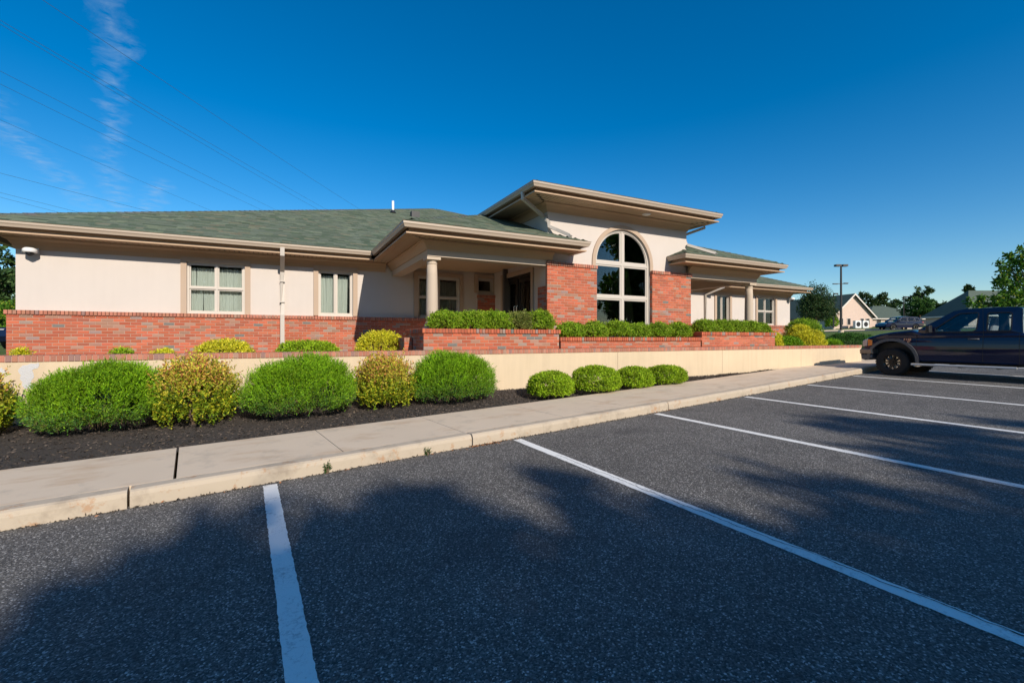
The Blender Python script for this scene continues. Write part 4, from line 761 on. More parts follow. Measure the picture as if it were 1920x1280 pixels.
for i in range(11):  # unseen row, added so the arched window reflects trees instead of sky
    x = -22 + 9.5 * i + (i * 37 % 5); y = -36 - (i * 53 % 7); lbs = 'west end first second third fourth fifth sixth seventh eighth ninth tenth'.split(); h = 15 + (i * 29 % 4)
    tree('reflected_tree', 'added broad leafy tree in the far row behind the viewer, %s from the west' % ('westmost, counted', 'second', 'third', 'fourth', 'fifth', 'sixth', 'seventh', 'eighth', 'ninth', 'tenth', 'eleventh')[i], (x, y, asphZ(x, y) - .3), leafy_blobs(600 + i, h, 6.2, 16, .22), 5200, .8, .5, LG, [3, 3, 3, 1], .3, 'added far row of trees behind the viewer', 600 + i)
# ------------------------------------------------------------------ vehicles
def inset(poly, d):
    n = len(poly); out = []; A = sum(poly[i][0] * poly[(i + 1) % n][1] - poly[(i + 1) % n][0] * poly[i][1] for i in range(n)); sg = 1 if A > 0 else -1
    for i in range(n):
        p0, p, p1 = Vector(poly[i - 1]), Vector(poly[i]), Vector(poly[(i + 1) % n]); a = (p - p0).normalized(); b_ = (p1 - p).normalized()
        n0 = Vector((-a.y, a.x)) * sg; n1 = Vector((-b_.y, b_.x)) * sg; m_ = n0 + n1; m_ = m_ / max(.5, m_.dot(n0)); q = p + m_ * d; out.append((q.x, q.y))
    return out
def rprism(mb, poly, hw, ch, yf):
    """side profile (x,z) lofted across the width with rounded edges; yf(y,x,z) shapes the width"""
    rings = []
    for y, d in ((-hw, ch), (-hw + ch * .35, ch * .3), (-hw + ch, 0), (hw - ch, 0), (hw - ch * .35, ch * .3), (hw, ch)):
        rings.append([(x, yf(y, x, z), z) for x, z in (inset(poly, d) if d else poly)])
    n = len(poly); vs = [p for r_ in rings for p in r_]; tri = tessellate_polygon([[Vector((x, z, 0)) for x, z in inset(poly, ch)]])
    fs = [(r_ * n + i, r_ * n + (i + 1) % n, (r_ + 1) * n + (i + 1) % n, (r_ + 1) * n + i) for r_ in range(5) for i in range(n)] + [tuple(t) for t in tri] + [tuple(5 * n + i for i in reversed(t)) for t in tri]
    mb.add(vs, fs)
def arc(cx, cz, r_, a0, a1, n=10): return [(cx + r_ * math.cos(R(a0 + (a1 - a0) * k / n)), cz + r_ * math.sin(R(a0 + (a1 - a0) * k / n))) for k in range(n + 1)]
def wheel(parent, x, y, rad, wd, side_, spokes, rimf=.62, rimm='rim'):
    mb = MB(); c = (x, y, rad); s_ = side_
    prof = [(rad * rimf, -wd / 2), (rad * .9, -wd / 2), (rad * .97, -wd * .42), (rad, -wd * .3), (rad, wd * .3), (rad * .97, wd * .42), (rad * .9, wd / 2), (rad * rimf, wd / 2)]
    mb.lathe(prof + [prof[0]], c, 36, 'y', False); w_ = mb.build('wheel', 'tyre', parent, False)
    tr = MB()
    for k in range(36):   # tread blocks
        a = 2 * math.pi * k / 36
        for yy in (-wd * .22, wd * .22):
            p = Vector((x + rad * math.cos(a), y + yy, rad + rad * math.sin(a))); t = Vector((-math.sin(a), 0, math.cos(a))); nn = Vector((math.cos(a), 0, math.sin(a))); q = []
            for o in (-.004, .009):
                for u, v in ((-1, -1), (1, -1), (1, 1), (-1, 1)): q.append(p + nn * o + t * u * rad * .055 + Vector((0, v * wd * .17, 0)))
            tr.add(q, [(0, 3, 2, 1), (4, 5, 6, 7), (0, 1, 5, 4), (1, 2, 6, 5), (2, 3, 7, 6), (3, 0, 4, 7)])
    tr.build('tread', 'tyre', w_)
    mb = MB(); f = y + s_ * wd * .42; mb.lathe([(rad * rimf, -.0), (rad * (rimf + .03), s_ * .02), (rad * (rimf - .07), s_ * .012), (rad * (rimf - .08), -s_ * wd * .3)], (x, f, rad), 36, 'y', False); mb.lathe([(.0, s_ * .03), (rad * .13, s_ * .028), (rad * .16, 0), (rad * .16, -s_ * .1)], (x, f, rad), 18, 'y')
    for k in range(spokes):
        a = 2 * math.pi * k / spokes; t = Vector((-math.sin(a), 0, math.cos(a))); nn = Vector((math.cos(a), 0, math.sin(a))); q = []
        for rr, hw_ in ((rad * .12, rad * .055), (rad * (rimf - .05), rad * .04)):
            for dy in (0, -.05):
                for u in (-1, 1): q.append(Vector((x, f + s_ * (.012 + dy), rad)) + nn * rr + t * u * hw_)
        mb.add(q, [(0, 1, 5, 4), (2, 6, 7, 3), (0, 4, 6, 2), (1, 3, 7, 5)])
    mb.build('rim', rimm, w_, False); mb = MB(); mb.lathe([(0, -s_ * wd * .25), (rad * (rimf - .1), -s_ * wd * .25)], (x, f, rad), 24, 'y'); mb.build('brake_disc', 'chrome', w_); return w_
def vehicle(name, label, cat, loc, rz, sp, group=None):
    """x = forward, y = left; sp: side profiles"""
    t = thing(name, label, cat, loc, rz, group); hw = sp['hw']; belt = sp['belt']; tum = sp.get('tum', .22); P = sp['paint']
    yf = lambda y, x, z: y * (1 - .05 * ((z - sp['mid']) / .45) ** 2 if z <= belt else (1 - .012) - tum * (z - belt)) * (1 - sp.get('nose', .05) * max(0, (x + sp.get('n0', .8)) / .8) ** 2)
    mb = MB(); rprism(mb, sp['body'], hw, .05, yf); body = mb.build('body', P, t)
    ys = lambda s, x, z, o=0: yf(s * (hw - .03 + o), x, z)
    for s in (1, -1):
        mb = MB(); mb.plate(sp['cab'], sp['wins'], .05, lambda u, w, d: (u, ys(s, u, w) - s * d, w)); mb.build('cab_side', P, t)
        for wn in sp['wins']:
            mb = MB(); mb.plate(wn, [], .006, lambda u, w, d: (u, ys(s, u, w) - s * (.018 + d), w)); mb.build('side_window', 'carglass', t)
            o_ = inset(wn, -.018); mb = MB(); mb.plate(o_, [inset(wn, .006)], .012, lambda u, w, d: (u, ys(s, u, w, .006) - s * d, w)); mb.build('window_seal', 'black', t)
        for x in sp['axles']: wheel(t, x, s * (hw - sp['ww'] / 2 - sp.get('inset', .01)), sp['wr'], sp['ww'], s, sp.get('spokes', 8), sp.get('rimf', .62), sp.get('rimm', 'rim'))
        for ln in sp['seams']:     # door gaps as thin dark strips set on the skin
            mb = MB(); a, b_ = Vector(ln[0]), Vector(ln[1]); n = 10; d = (b_ - a).normalized(); nn = Vector((-d.y, d.x)) * .005; vs = []
            for k in range(n + 1):
                q = a + (b_ - a) * k / n
                for u in (-1, 1): x, z = q.x + nn.x * u, q.y + nn.y * u; yy = yf(s * hw, x, z) if z <= belt else ys(s, x, z); vs.append((x, yy + s * .003, z))
            mb.add(vs, [(2 * k, 2 * k + 1, 2 * k + 3, 2 * k + 2) for k in range(n)]); mb.build('door_seam', 'black', t, recalc=False)
        for x, z in sp['handles']: mb = MB(); mb.tube([(x + .1, yf(s * hw, x, z) - s * .005, z), (x + .08, yf(s * hw, x, z) + s * .022, z), (x - .08, yf(s * hw, x, z) + s * .022, z), (x - .1, yf(s * hw, x, z) - s * .005, z)], .017, 8); mb.build('door_handle', 'flare', t, True)
        x, z = sp['mirror']; mb = MB(); yy = yf(s * hw, x, z); rprism(mb, [(x - .05, z - .01), (x + .05, z), (x + .045, z + .17), (x - .045, z + .18)], .1, .025, lambda y, a, c_: yy + s * .12 + y); mb.tube([(x, yy - s * .05, z + .02), (x, yy + s * .06, z + .05)], .02, 6); mb.build('wing_mirror', 'black', t)
    r0 = sp['roof']; mb = MB(); vs = []; m_ = 9
    for x, z in r0:
        h_ = abs(ys(1, x, z)) + .0
        for k in range(m_): u = -1 + 2 * k / (m_ - 1); vs.append((x, u * h_, z + .035 * (1 - u * u)))
    mb.add(vs, [(i * m_ + k, i * m_ + k + 1, (i + 1) * m_ + k + 1, (i + 1) * m_ + k) for i in range(len(r0) - 1) for k in range(m_ - 1)]); mb.build('roof', P, t, True)
    for nm, (a, b_) in (('windshield', sp['shield']), ('rear_window', sp['back'])):
        mb = MB(); ya, yb = ys(1, *a), ys(1, *b_); vs = []
        for k in range(9): u = -1 + 2 * k / 8; o = .05 * (1 - u * u) * (1 if nm[0] == 'w' else -.5); vs += [(a[0] + o, u * ya, a[1]), (b_[0] + o * .6, u * yb, b_[1] + .03 * (1 - u * u))]
        mb.add(vs, [(2 * k, 2 * k + 2, 2 * k + 3, 2 * k + 1) for k in range(8)]); mb.build(nm, 'carglass', t, True)
    for sx in sp['seats']:
        for s in (1, -1):
            mb = MB(); y0 = s * hw * .42; rprism(mb, [(sx, belt - .45), (sx + .45, belt - .42), (sx + .46, belt - .3), (sx + .05, belt - .3), (sx - .1, belt + .22), (sx - .14, belt + .42), (sx - .24, belt + .42), (sx - .22, belt + .2), (sx - .12, belt - .4)], .24, .05, lambda y, a, c_: y0 + y * (1 if c_ < belt + .22 else .5)); mb.build('seat', 'seat', t)
    return t
TW = .39
truck_spec = dict(hw=.96, belt=1.20, mid=.78, tum=.20, paint='navy', nose=.06, n0=.9, axles=(-.76, -3.95), wr=TW, ww=.27, spokes=10, rimf=.58, seats=(-2.35, -3.05), mirror=(-1.62, 1.24),
  body=[(-5.55, .62), (-4.48, .55)] + arc(-3.95, .46, .50, 175, 5, 10) + [(-3.40, .42), (-1.40, .44)] + arc(-.78, .47, .50, 0, 178, 12)[0:0] + arc(-.78, .45, .52, 5, 172, 12) + [(-1.30 + 1.02, .5)][0:0] + [(-.12, .62), (-.06, .8), (-.10, 1.0), (-.17, 1.09), (-.45, 1.19), (-.8, 1.255), (-1.22, 1.30), (-1.5, 1.24), (-3.3, 1.24), (-3.32, 1.20), (-5.52, 1.19)],
  cab=[(-1.32, 1.19), (-1.36, 1.31), (-2.06, 1.79), (-2.3, 1.835), (-3.2, 1.835), (-3.28, 1.80), (-3.31, 1.19)],
  wins=[[(-1.72, 1.245), (-1.70, 1.32), (-2.10, 1.66), (-2.18, 1.71), (-2.5, 1.72), (-2.525, 1.69), (-2.50, 1.30), (-2.44, 1.25)], [(-2.72, 1.26), (-2.70, 1.30), (-2.70, 1.68), (-2.73, 1.71), (-3.08, 1.70), (-3.11, 1.67), (-3.11, 1.29), (-3.08, 1.26)]],
  roof=[(-2.05, 1.785), (-2.3, 1.832), (-2.8, 1.845), (-3.2, 1.832), (-3.29, 1.79)], shield=((-1.34, 1.30), (-2.05, 1.785)), back=((-3.31, 1.25), (-3.29, 1.79)),
  seams=[((-1.32, .47), (-1.32, 1.19)), ((-2.63, .46), (-2.64, 1.19)), ((-2.64, 1.2), (-2.60, 1.79)), ((-3.26, .45), (-3.26, 1.19)), ((-1.32, 1.2), (-3.3, 1.2))], handles=((-2.46, 1.05),))
# fix the body outline order: rear bottom -> rear arch -> sill -> front arch -> nose -> hood -> bed
truck_spec['body'] = [(-5.55, .62), (-4.5, .50)] + arc(-3.95, .45, .52, 174, 6, 10) + [(-3.38, .42), (-1.34, .44)] + arc(-.76, .45, .55, 178, 12, 12) + [(-.10, .60), (-.04, .80), (-.08, .98), (-.16, 1.09), (-.45, 1.19), (-.8, 1.255), (-1.22, 1.30), (-1.42, 1.21), (-3.3, 1.205), (-3.33, 1.19), (-5.52, 1.18)]
TH = math.atan2(.998, -.063); FT = Vector((15.53, 7.50)); lf = Vector((-.998, -.063))
o2 = FT - lf * .96; tz = asphZ(15.6, 6.6) - .012
pt = vehicle('pickup_truck', 'dark navy pickup truck parked at the right edge with black wheels', 'truck', (o2.x, o2.y, tz), TH, truck_spec)
for s in (1, -1):
    mb = MB(); outer = arc(-.76, .45, .62, 186, -2, 16); inner = arc(-.76, .45, .545, -2, 186, 16); mb.plate(outer + inner, [], .05, lambda u, w, d: (u, s * (.995 - d) * (1 - .05 * ((w - .78) / .45) ** 2) * (1 - .06 * max(0, (u + .9) / .8) ** 2), w)); mb.build('fender_flare', 'flare', pt)
    mb = MB(); rprism(mb, [(-.02, .83), (-.03, 1.0), (-.10, 1.04), (-.165, 1.045), (-.165, .83)], .15, .02, lambda y, x, z: s * (.80 + y) * (1 - .05 * max(0, (x + .9) / .8) ** 2)); hl = mb.build('headlight', 'lens', pt)
    mb = MB(); rprism(mb, [(-.168, .84), (-.168, 1.035), (-.285, 1.02), (-.29, .87)], .10, .012, lambda y, x, z: s * (.855 + y) * (1 - .05 * max(0, (x + .9) / .8) ** 2)); mb.build('turn_signal', 'amber', hl)
    mb = MB(); mb.box(-3.2, -1.28, min(s * .9, s * 1.07), max(s * .9, s * 1.07), .335, .365); mb.tube([(-1.24, s * 1.05, .352), (-3.24, s * 1.05, .352)], .03, 8); mb.build('running_board', 'silver', pt)
    for x in (-1.6, -2.2, -2.9): mb = MB(); mb.box(x - .03, x + .03, min(s * .6, s * .95), max(s * .6, s * .95), .30, .336); mb.build('step_bracket', 'black', pt)
    mb = MB(); mb.box(-1.28, -.30, min(s * .35, s * .62), max(s * .35, s * .62), .42, .95); mb.build('wheel_well', 'black', pt)
rb = MB(); rprism(rb, [(.02, .61), (.03, .72), (-.02, .775), (-.30, .775), (-.32, .62)], .97, .04, lambda y, x, z: y); rb.build('bumper', 'bumper', pt)
rb = MB(); rprism(rb, [(.0, .46), (.015, .61), (-.28, .61), (-.30, .50), (-.1, .42)], .93, .04, lambda y, x, z: y); rb.build('air_dam', 'flare', pt); rb = MB(); rb.box(-.06, -.03, -.6, .6, .79, 1.05); rb.build('grille', 'black', pt)
rb = MB(); rb.box(-5.4, -.5, -.42, .42, .36, .5); rb.box(-4.1, -3.8, -.8, .8, .32, .44); rb.box(-.86, -.66, -.8, .8, .34, .44); rb.build('chassis', 'black', pt)
rb = MB(); vs = []
rb.lathe([(.165, 0), (.18, .012), (.165, .024), (.165, 0)], (0, 0, 0), 20); sw_ = rb.build('steering_wheel', 'black', pt, True); sw_.location = (-1.82, .4, 1.18); sw_.rotation_euler = (0, R(-62), 0)
rb = MB(); rprism(rb, [(-1.35, 1.0), (-1.38, 1.27), (-1.62, 1.28), (-1.72, 1.15), (-1.7, 1.0)], .85, .03, lambda y, x, z: y); rb.build('dashboard', 'black', pt)
rb = MB(); rb.tube([(-5.4, .85, 1.16), (-3.4, .85, 1.16)], .02); rb.build('bed_rail', 'black', pt); rb = MB(); rb.box(-2.08, -2.05, -.1, .1, 1.6, 1.66); rb.build('mirror_inside', 'black', pt)
for txt, z, sz, x in (('F150', 1.015, .085, -1.04), ('XLT', .975, .04, -1.12)):
    fc = bpy.data.curves.new('badge', 'FONT'); fc.body = txt; fc.size = sz; fc.extrude = .003; fc.shear = .2; fc.materials.append(MAT['chrome']); fo = bpy.data.objects.new('badge_text', fc); me = bpy.data.meshes.new_from_object(fo); bpy.data.objects.remove(fo); fo = link('badge', me, pt); fo.location = (x, .966, z - .01); fo.rotation_euler = (R(90), 0, R(180))
def car_spec(paint, suv=True, k=1.0):
    h = 1.68 if suv else 1.45; b_ = 1.02 if suv else .92
    return dict(hw=.92, belt=b_, mid=.65, tum=.24, paint=paint, nose=.10, n0=.7, axles=(-.92, -3.68), wr=.34, ww=.23, spokes=7, rimf=.66, rimm='chrome' if not suv else 'rim', seats=(-2.2, -3.1), mirror=(-1.55, b_ + .01),
      body=[(-4.62, .45), (-4.1, .32)] + arc(-3.68, .34, .40, 176, 4, 8) + [(-3.25, .25), (-1.35, .25)] + arc(-.92, .34, .40, 176, 4, 8) + [(-.1, .3), (.0, .5), (-.04, .72), (-.25, .84), (-1.2, b_ - .02), (-1.35, b_), (-4.55, b_ + .02), (-4.66, .8)],
      cab=[(-1.2, b_ - .01), (-1.28, b_ + .03), (-1.98, h - .08), (-2.3, h - .02), (-3.9, h - .06), (-4.15, h - .13), (-4.56, b_ + .0)],
      wins=[[(-1.62, b_ + .05), (-2.05, h - .17), (-2.62, h - .13), (-2.66, b_ + .05)], [(-2.76, b_ + .05), (-2.74, h - .13), (-3.5, h - .15), (-3.58, b_ + .06)], [(-3.68, b_ + .07), (-3.62, h - .16), (-3.95, h - .19), (-4.25, b_ + .1)]],
      roof=[(-1.97, h - .085), (-2.3, h - .02), (-3.1, h), (-3.9, h - .06), (-4.16, h - .13)], shield=((-1.24, b_ + .02), (-1.97, h - .085)), back=((-4.57, b_ + .05), (-4.16, h - .13)), seams=[((-1.5, .35), (-1.5, b_)), ((-2.7, .3), (-2.7, b_)), ((-3.5, .6), (-3.6, b_))], handles=((-2.5, .86), (-3.4, .87)))
def car(label, x, y, rz, paint, suv=True, cat='car', z=None):
    c_ = vehicle('parked_car', label, cat, (x, y, T_at(x, y) if z is None else z), rz, car_spec(paint, suv), 'cars parked around the building')
    for s in (1, -1):
        mb = MB(); rprism(mb, [(-.06, .66), (-.1, .78), (-.3, .82), (-.32, .70)], .13, .02, lambda y_, x_, z_: s * (.68 + y_)); mb.build('headlight', 'lens', c_); mb = MB(); rprism(mb, [(-4.66, .78), (-4.62, 1.0), (-4.4, 1.0), (-4.42, .85)], .10, .02, lambda y_, x_, z_: s * (.80 + y_)); mb.build('tail_light', 'red', c_)
    return c_
car('dark blue sport utility car parked on the road behind the pickup', 66.6, 30.0, R(153), 'navy2')
car('white car half hidden behind the right corner of the building', 39.6, 23.8, R(-20), 'wpaint', False)
car('dark blue car at the left edge beyond the building corner', -9.15, 24.6, R(-95), 'navy2', False)

# ------------------------------------------------------------------ small fittings, lamps, wires
def dome_cam(label, x, y, z):
    t = thing('security_camera', label, 'camera', (x, y, z), group='white dome cameras on the wall corners'); mb = MB(); mb.box(-.05, .09, -.03, 0, .02, .14); mb.tube([(.04, -.01, .09), (.04, -.12, .09)], .035, 10); mb.build('bracket', 'white', t)
    mb = MB(); mb.lathe([(.0, .125), (.08, .12), (.115, .09), (.118, .03), (.10, .02)], (0, -.17, 0), 24); mb.build('housing', 'white', t, True); mb = MB(); mb.lathe([(.07, .02), (.06, -.02), (.03, -.045), (0, -.05)], (0, -.17, 0), 20); mb.build('dome', 'black', t, True)
dome_cam('white dome camera high on the left corner of the building', XL + .28, WF, 3.27); dome_cam('white dome camera high on the right corner of the building', XR - .12, WF, 3.27)
def lamp(label, x, y, h, heads, arms2=False, rz=0):
    z = T_at(x, y); t = thing('light_pole', label, 'lamp', (x, y, z), rz, 'parking lot light poles'); mb = MB(); mb.tube([(0, 0, 0), (0, 0, h)], [h * .018, h * .012], 8); mb.build('pole', 'pole', t); mb = MB(); mb.lathe([(.25, -.2), (.25, .25)], (0, 0, 0), 14); mb.build('base', 'concrete', t)
    for s in heads: mb = MB(); mb.box(min(s * .1, s * .62), max(s * .1, s * .62), -.2, .2, h - .14, h + .06); mb.box(min(0, s * .15), max(0, s * .15), -.04, .04, h - .08, h); mb.build('lamp_head', 'pole', t)
    if arms2: mb = MB(); mb.box(-.85, .7, -.03, .03, h * .72, h * .72 + .06); mb.box(-.85, -.35, -.1, .1, h * .72 - .03, h * .72 + .05); mb.box(.3, .7, -.1, .1, h * .72 + .02, h * .72 + .12); mb.build('cross_arm', 'pole', t)
lamp('tall dark light pole with cross arm in front of the gabled house', 52.6, 27.2, 7.1, (1, -1), True, R(-27)); lamp('far light pole left of the gabled house', 81, 43, 5.9, (1,), False, R(-27)); lamp('thin far light pole beside the hip roofed house', 103.6, 42.9, 5.6, (1,), False, R(-27))
for i, ((ax, ay), (bx_, by)) in enumerate((((-13.3, 39.9), (12.2, 80.7)), ((-17.1, 43.1), (7.2, 83.2)), ((-17.3, 43.7), (5.9, 83.9)), ((-20.3, 51.4), (-.1, 87.6)), ((-21.4, 53.9), (-2.2, 88.7)), ((-24.9, 62.8), (-9.7, 93.2)), ((-32.9, 83.1), (-21.1, 95.1)), ((-37.3, 94.2), (-29.7, 104.1)), ((-38.5, 97.3), (-32.7, 106.3)))):
    a, b_ = Vector((ax, ay)), Vector((bx_, by)); d = (b_ - a).normalized(); mb = MB(); pts = []
    for k in range(41): s_ = -120 + (260 + (b_ - a).length) * k / 40; q = a + d * s_; pts.append((q.x, q.y, 23.5 + 3.2e-4 * (s_ - 20) ** 2 - .6))
    mb.tube(pts, .0135 if i < 6 else .019, 5); w = mb.build('power_line', 'wire', None); tag(w, 'thin dark overhead wire, %s counting up from the roof at the left edge' % ('topmost', 'eighth', 'seventh', 'sixth', 'fifth', 'fourth', 'third', 'second', 'lowest')[i], 'wire', 'overhead power lines')
# ------------------------------------------------------------------ far buildings
def house(name, label, loc, rz, w, d, eave_h, pitch, hip=False, wins=(), over=.5, units=0):
    """local: x across the front (facing -y), y back"""
    t = thing(name, label, 'building', loc, rz, 'houses of the office park'); mb = MB(); rh = pitch * w / 2
    if hip:
        mb.box(-w / 2, w / 2, 0, d, -.6, eave_h)
    else:
        mb.add([(-w / 2, 0, -.6), (w / 2, 0, -.6), (w / 2, 0, eave_h), (0, 0, eave_h + rh), (-w / 2, 0, eave_h), (-w / 2, d, -.6), (w / 2, d, -.6), (w / 2, d, eave_h), (0, d, eave_h + rh), (-w / 2, d, eave_h)], [(0, 1, 2, 3, 4), (9, 8, 7, 6, 5), (1, 6, 7, 2), (5, 0, 4, 9)])
    mb.build('wall', 'siding', t); o = over; e = eave_h - o * pitch; mb = MB(); th = .22
    if hip:
        k = min(w, d) / 2 + o; zt = e + k * pitch; A, B, C, D = (-w / 2 - o, -o), (w / 2 + o, -o), (w / 2 + o, d + o), (-w / 2 - o, d + o)
        if w >= d: r0, r1 = (-w / 2 - o + k, d / 2), (w / 2 + o - k, d / 2); fs = [(A, B, r1, r0), (B, C, r1), (C, D, r0, r1), (D, A, r0)]
        else: r0, r1 = (0, -o + k), (0, d + o - k); fs = [(A, B, r0), (B, C, r1, r0), (C, D, r1), (D, A, r0, r1)]
        for f in fs: mb.poly([(p[0], p[1], zt if p in (r0, r1) else e) for p in f])
        mb.build('roof', 'roofgreen', t, recalc=False); mb = MB(); mb.box(-w / 2 - o, w / 2 + o, -o, d + o, e - th, e - .01); mb.build('fascia', 'fascia', t)
    else:
        z1 = eave_h + rh
        for s in (-1, 1): mb.add([(s * (w / 2 + o), -o, e), (0, -o, z1), (0, d + o, z1), (s * (w / 2 + o), d + o, e), (s * (w / 2 + o), -o, e + .12), (0, -o, z1 + .12), (0, d + o, z1 + .12), (s * (w / 2 + o), d + o, e + .12)], [(0, 1, 2, 3), (4, 7, 6, 5), (0, 4, 5, 1), (1, 5, 6, 2), (2, 6, 7, 3), (3, 7, 4, 0)])
        mb.build('roof', 'roofgreen', t); mb = MB()
        for s in (-1, 1): mb.add([(s * (w / 2 + o), -o - .04, e - .16), (0, -o - .04, z1 - .16), (0, -o - .04, z1 + .14), (s * (w / 2 + o), -o - .04, e + .14), (s * (w / 2 + o), -o, e - .16), (0, -o, z1 - .16), (0, -o, z1 + .14), (s * (w / 2 + o), -o, e + .14)], [(0, 1, 2, 3), (4, 7, 6, 5), (0, 4, 5, 1), (3, 2, 6, 7)])
        mb.build('barge_board', 'fascia', t)
    for x, z, ww, hh in wins:
        m2 = MB(); m2.plate(rect(x - ww / 2, x + ww / 2, z, z + hh), [rect(x - ww / 2 + .09, x + ww / 2 - .09, z + .09, z + hh - .09)], .06, F(-.06)); wo = m2.build('window', 'vinyl', t); m2 = MB(); m2.box(x - ww / 2 + .09, x + ww / 2 - .09, -.03, -.01, z + .09, z + hh - .09); m2.build('pane', 'black', wo)
    return t
RZ = R(-63.2 + 36.4)   # facing the camera
def hz(x, y): return T_at(x, y)
house('gabled_house', 'pale gabled house with two white cooling units on its side', (95.2, 47.2, 3.45), R(-27 + 10), 8.6, 16, 2.3, .92, False, ((-2.6, .5, 1.0, 1.3), (-.9, .5, .8, 1.3), (2.0, .5, .8, 1.3), (3.2, .5, .9, 1.3)))
for i, x in enumerate((-.6, 1.0)):
    t = thing('cooling_unit', 'white cooling unit with round fan, %s one beside the gabled house' % ('left', 'right')[i], 'air conditioner', (94.0 + x * .955 + .3, 45.6 - x * .3, 3.36), R(-17), 'cooling units by the gabled house'); mb = MB(); mb.box(-.6, .6, -.25, .3, 0, 1.35); mb.build('cabinet', 'white', t); mb = MB(); mb.lathe([(.0, -.27), (.42, -.27), (.45, -.252)], (0, 0, .7), 24, 'y'); mb.build('fan_grille', 'black', t)
house('hip_roofed_house', 'low house with broad green hip roof behind the dark blue car', (141, 59, 4.55), R(-27), 17, 14, 2.2, .50, True, ((-5, .4, 1.6, 1.5), (3, .4, 1.6, 1.5), (6, .4, 1.2, 1.5)))
house('porch_house', 'small green roofed entrance wing beside the hip roofed house', (128.3, 57.2, 4.2), R(-27), 6.5, 6, 2.3, .5, True, ((-1, .4, 1.2, 1.5),))
house('large_roofed_house', 'large green roofed building rising behind the pickup', (104.6, 27.9, 3.5), R(-27), 17, 7.5, 2.2, 1.0, True, ((-5, .4, 1.6, 1.5), (2, .4, 1.6, 1.5)))
house('side_house', 'green roofed house half hidden by the dark tree past the corner', (96, 60.5, 3.5), R(-27), 13, 12, 2.6, .72, True, ((-3, .4, 1.4, 1.5), (2, .4, 1.4, 1.5)))
# road in front of the far houses with a pale kerb line
rd = MB(); rv = Vector((.8927, -.4506)); dv = Vector((.4506, .8927)); pts = []
for k in range(31):
    s_ = -10 + 60 * k / 30 * 1.6
    for dd in (52.5, 58.5, 58.5, 59.0): q = dv * dd + rv * (s_ + 24); pts.append((q.x, q.y, T_at(q.x, q.y) + (.02 if dd < 58.6 else .14) + (.10 if len(pts) % 4 == 2 else 0)))
rd.add(pts, [(4 * k + j, 4 * k + 4 + j, 4 * k + 5 + j, 4 * k + 1 + j) for k in range(30) for j in (0,)]); tag(rd.build('road', 'asphalt', None, recalc=False), 'access road in front of the far houses', kind='structure')
rd = MB(); rd.add(pts, [(4 * k + j, 4 * k + 4 + j, 4 * k + 5 + j, 4 * k + 1 + j) for k in range(30) for j in (1, 2)]); tag(rd.build('road_curb', 'concrete', None, recalc=False), 'pale curb of the far access road', kind='structure')
# ------------------------------------------------------------------ trees in view
tree('dark_tree', 'dark bushy tree past the right corner of the building', (60.7, 34.3, T_at(60.7, 34.3)), [(0, 0, 4.6, 1.2, 1.2, 1.4), (.2, 0, 3.6, 1.9, 1.9, 1.1), (-.9, 0, 2.9, 1.6, 1.6, .9), (1.1, 0, 2.6, 1.7, 1.7, .9), (-.6, .3, 4.0, 1.2, 1.2, .9), (.9, 0, 4.5, 1.0, 1.0, 1.0), (0, -.5, 2.4, 1.8, 1.8, .8), (-1.5, 0, 2.3, 1.1, 1.1, .7), (1.9, .2, 2.2, 1.0, 1.0, .7)], 15000, .19, .10, [(.03, .07, .018), (.05, .095, .025), (.08, .10, .03), (.02, .05, .02)], [3, 3, 2, 2], .2, seed=301, group='trees around the office park')
tree('maple_tree', 'leafy green maple at the right edge above the pickup', (35.7, 9.1, T_at(35.7, 9.1) - .2), [(-.2, .3, 3.3, 1.2, 1.2, .55), (-1.5, .8, 3.0, .9, .9, .38), (-2.3, 1.2, 2.85, .75, .75, .28), (-.9, .5, 4.0, .9, .9, .40), (-1.0, .6, 4.8, .7, .7, .38), (-.8, .4, 5.4, .65, .65, .36), (.3, -.2, 4.7, 1.2, 1.2, .9), (1.2, -.6, 3.9, 1.3, 1.3, .9), (-.1, 0, 2.7, 1.5, 1.5, .4), (1.6, -1, 5.0, 1.2, 1.2, .8), (.5, -.3, 5.8, .8, .8, .5)], 9500, .17, .11, LG, [3, 3, 3, 1], .12, seed=302, group='trees around the office park')
tree('round_tree', 'small green tree beside the thin light pole, above the blue car', (106.5, 41.6, T_at(106.5, 41.6)), leafy_blobs(303, 5.4, 3.2, 14, .35), 8000, .3, .18, [(.06, .14, .03), (.08, .17, .03), (.04, .10, .02)], [2, 2, 2], .15, seed=303, group='trees around the office park')
for i, (x, y, h, w, lb) in enumerate(((160, 76, 10.5, 4.2, 'far pine rising right behind the gabled house roof'), (165, 74, 10, 3.6, 'far pine between gabled house and hip roof'), (180, 77, 9.0, 3.6, 'farthest small pine above the hip roof'), (157, 61.5, 10.3, 5.2, 'tall far pine behind the small green tree'), (168, 55, 7.5, 4.0, 'far pine at the left slope of the large roof'), (128, 41.7, 7.9, 1.3, 'pine top showing over the ridge of the large roof'), (148, 84, 9.5, 4.5, 'far pine hidden low behind the gabled house'))):
    tree('pine_tree', lb, (x, y, T_at(x, y)), pine_blobs(400 + i, h, w, 13, .35), 5200, .6, .3, PN, [3, 3, 2, 2], .25, 'far pines', 400 + i, 'needle')
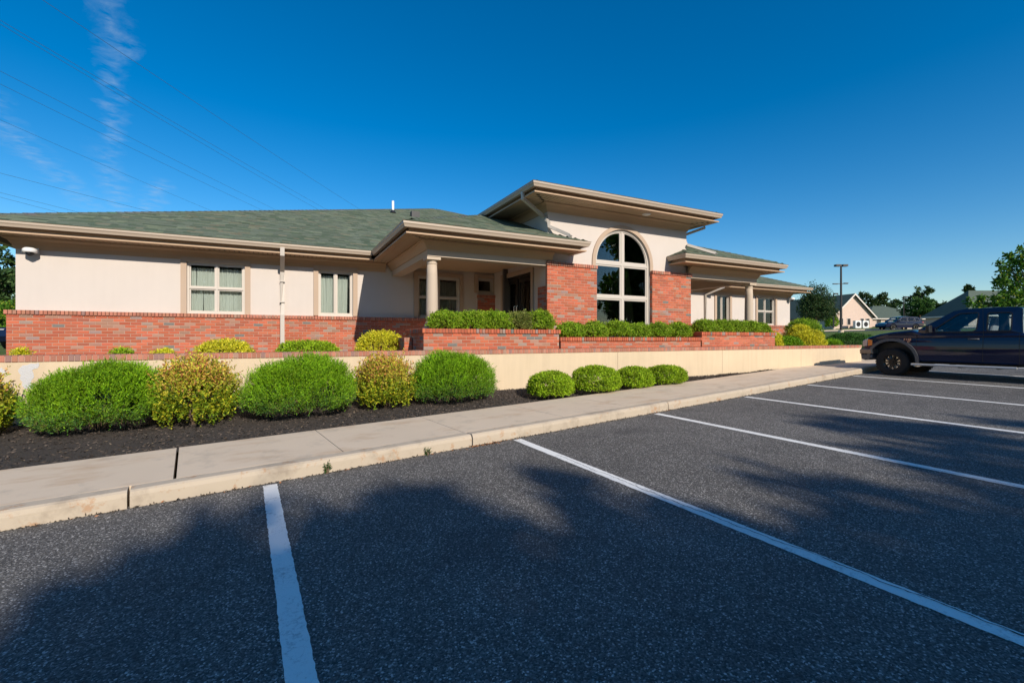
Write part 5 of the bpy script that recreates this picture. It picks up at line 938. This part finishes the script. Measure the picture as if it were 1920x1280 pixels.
for i, (x, y, h, w, lb) in enumerate(((-24.6, 60, 12.0, 3.6, 'tall dark pine at the left edge behind the building corner'), (-28.5, 66, 13.5, 4, 'second pine at the left edge, farther back'), (-20.6, 64, 10.5, 3.4, 'pine behind the left corner of the building'))):
    tree('pine_tree', lb, (x, y, T_at(x, y)), pine_blobs(500 + i, h, w, 16, .12), 9000, .42, .2, PN, [3, 3, 2, 2], .25, 'pines at the left edge', 500 + i, 'needle')
for i, (x, y, lb) in enumerate(((-14.8, 38, 'bright bush below the pines at the left edge'), (-17.0, 40, 'bush at the far left edge under the pines'))):
    shrub('tall_bush', lb, (x, y, T_at(x, y)), 1.7, 1.5, 2.6, LG, [3, 3, 2, 2], n=1500, k=9, sl=.3, L=.14, W=.08, zc=.4, seed=520 + i, group='bushes at the left edge', lump=.12)
for i, (x, y, rr, h, lb) in enumerate(((99.8, 44.2, 1.0, .9, 'small clipped bush right of the cooling units'), (101.4, 43.4, 1.0, .95, 'second small clipped bush right of the cooling units'), (103.2, 43.0, 1.1, 1.9, 'tall clipped bush at the right end of the gabled house'), (88.0, 47.0, 1.0, 2.6, 'dark tall clipped bush at the left end of the gabled house'), (83.5, 49.5, 1.4, 1.2, 'yellow green bush under the dark tree'), (112, 38.0, 1.6, 2.2, 'dark bush right of the small green tree'))):
    shrub('clipped_bush', lb, (x, y, T_at(x, y) - .1), rr, rr, h, HG if i != 4 else GO, [3, 3, 2, 1], n=420, k=8, sl=.35, L=.2, W=.12, zc=.45, seed=540 + i, group='bushes by the far houses')
r = np.random.default_rng(77); n = 15000; s_ = r.uniform(-60, 190, n); dd = 215 + r.uniform(-12, 25, n); hgt = 4 + 3.5 * (np.sin(s_ * .11) + np.sin(s_ * .047 + 1) + .6 * np.sin(s_ * .31)) / 2.6 + 2; zq = r.random(n) ** .7 * hgt
P = np.c_[.4506 * dd + .8927 * s_, .8927 * dd - .4506 * s_, 4.2 + zq - .5]; tag(kites('far_wood', P, unit(r.normal(size=(n, 3)) + (0, 0, .3)), r.uniform(.9, 1.8, n), r.uniform(.5, 1, n), cols(r, n, PN, [3, 3, 2, 2]), 'needle', None, 5), 'distant wood behind the houses', 'wood', kind='stuff')
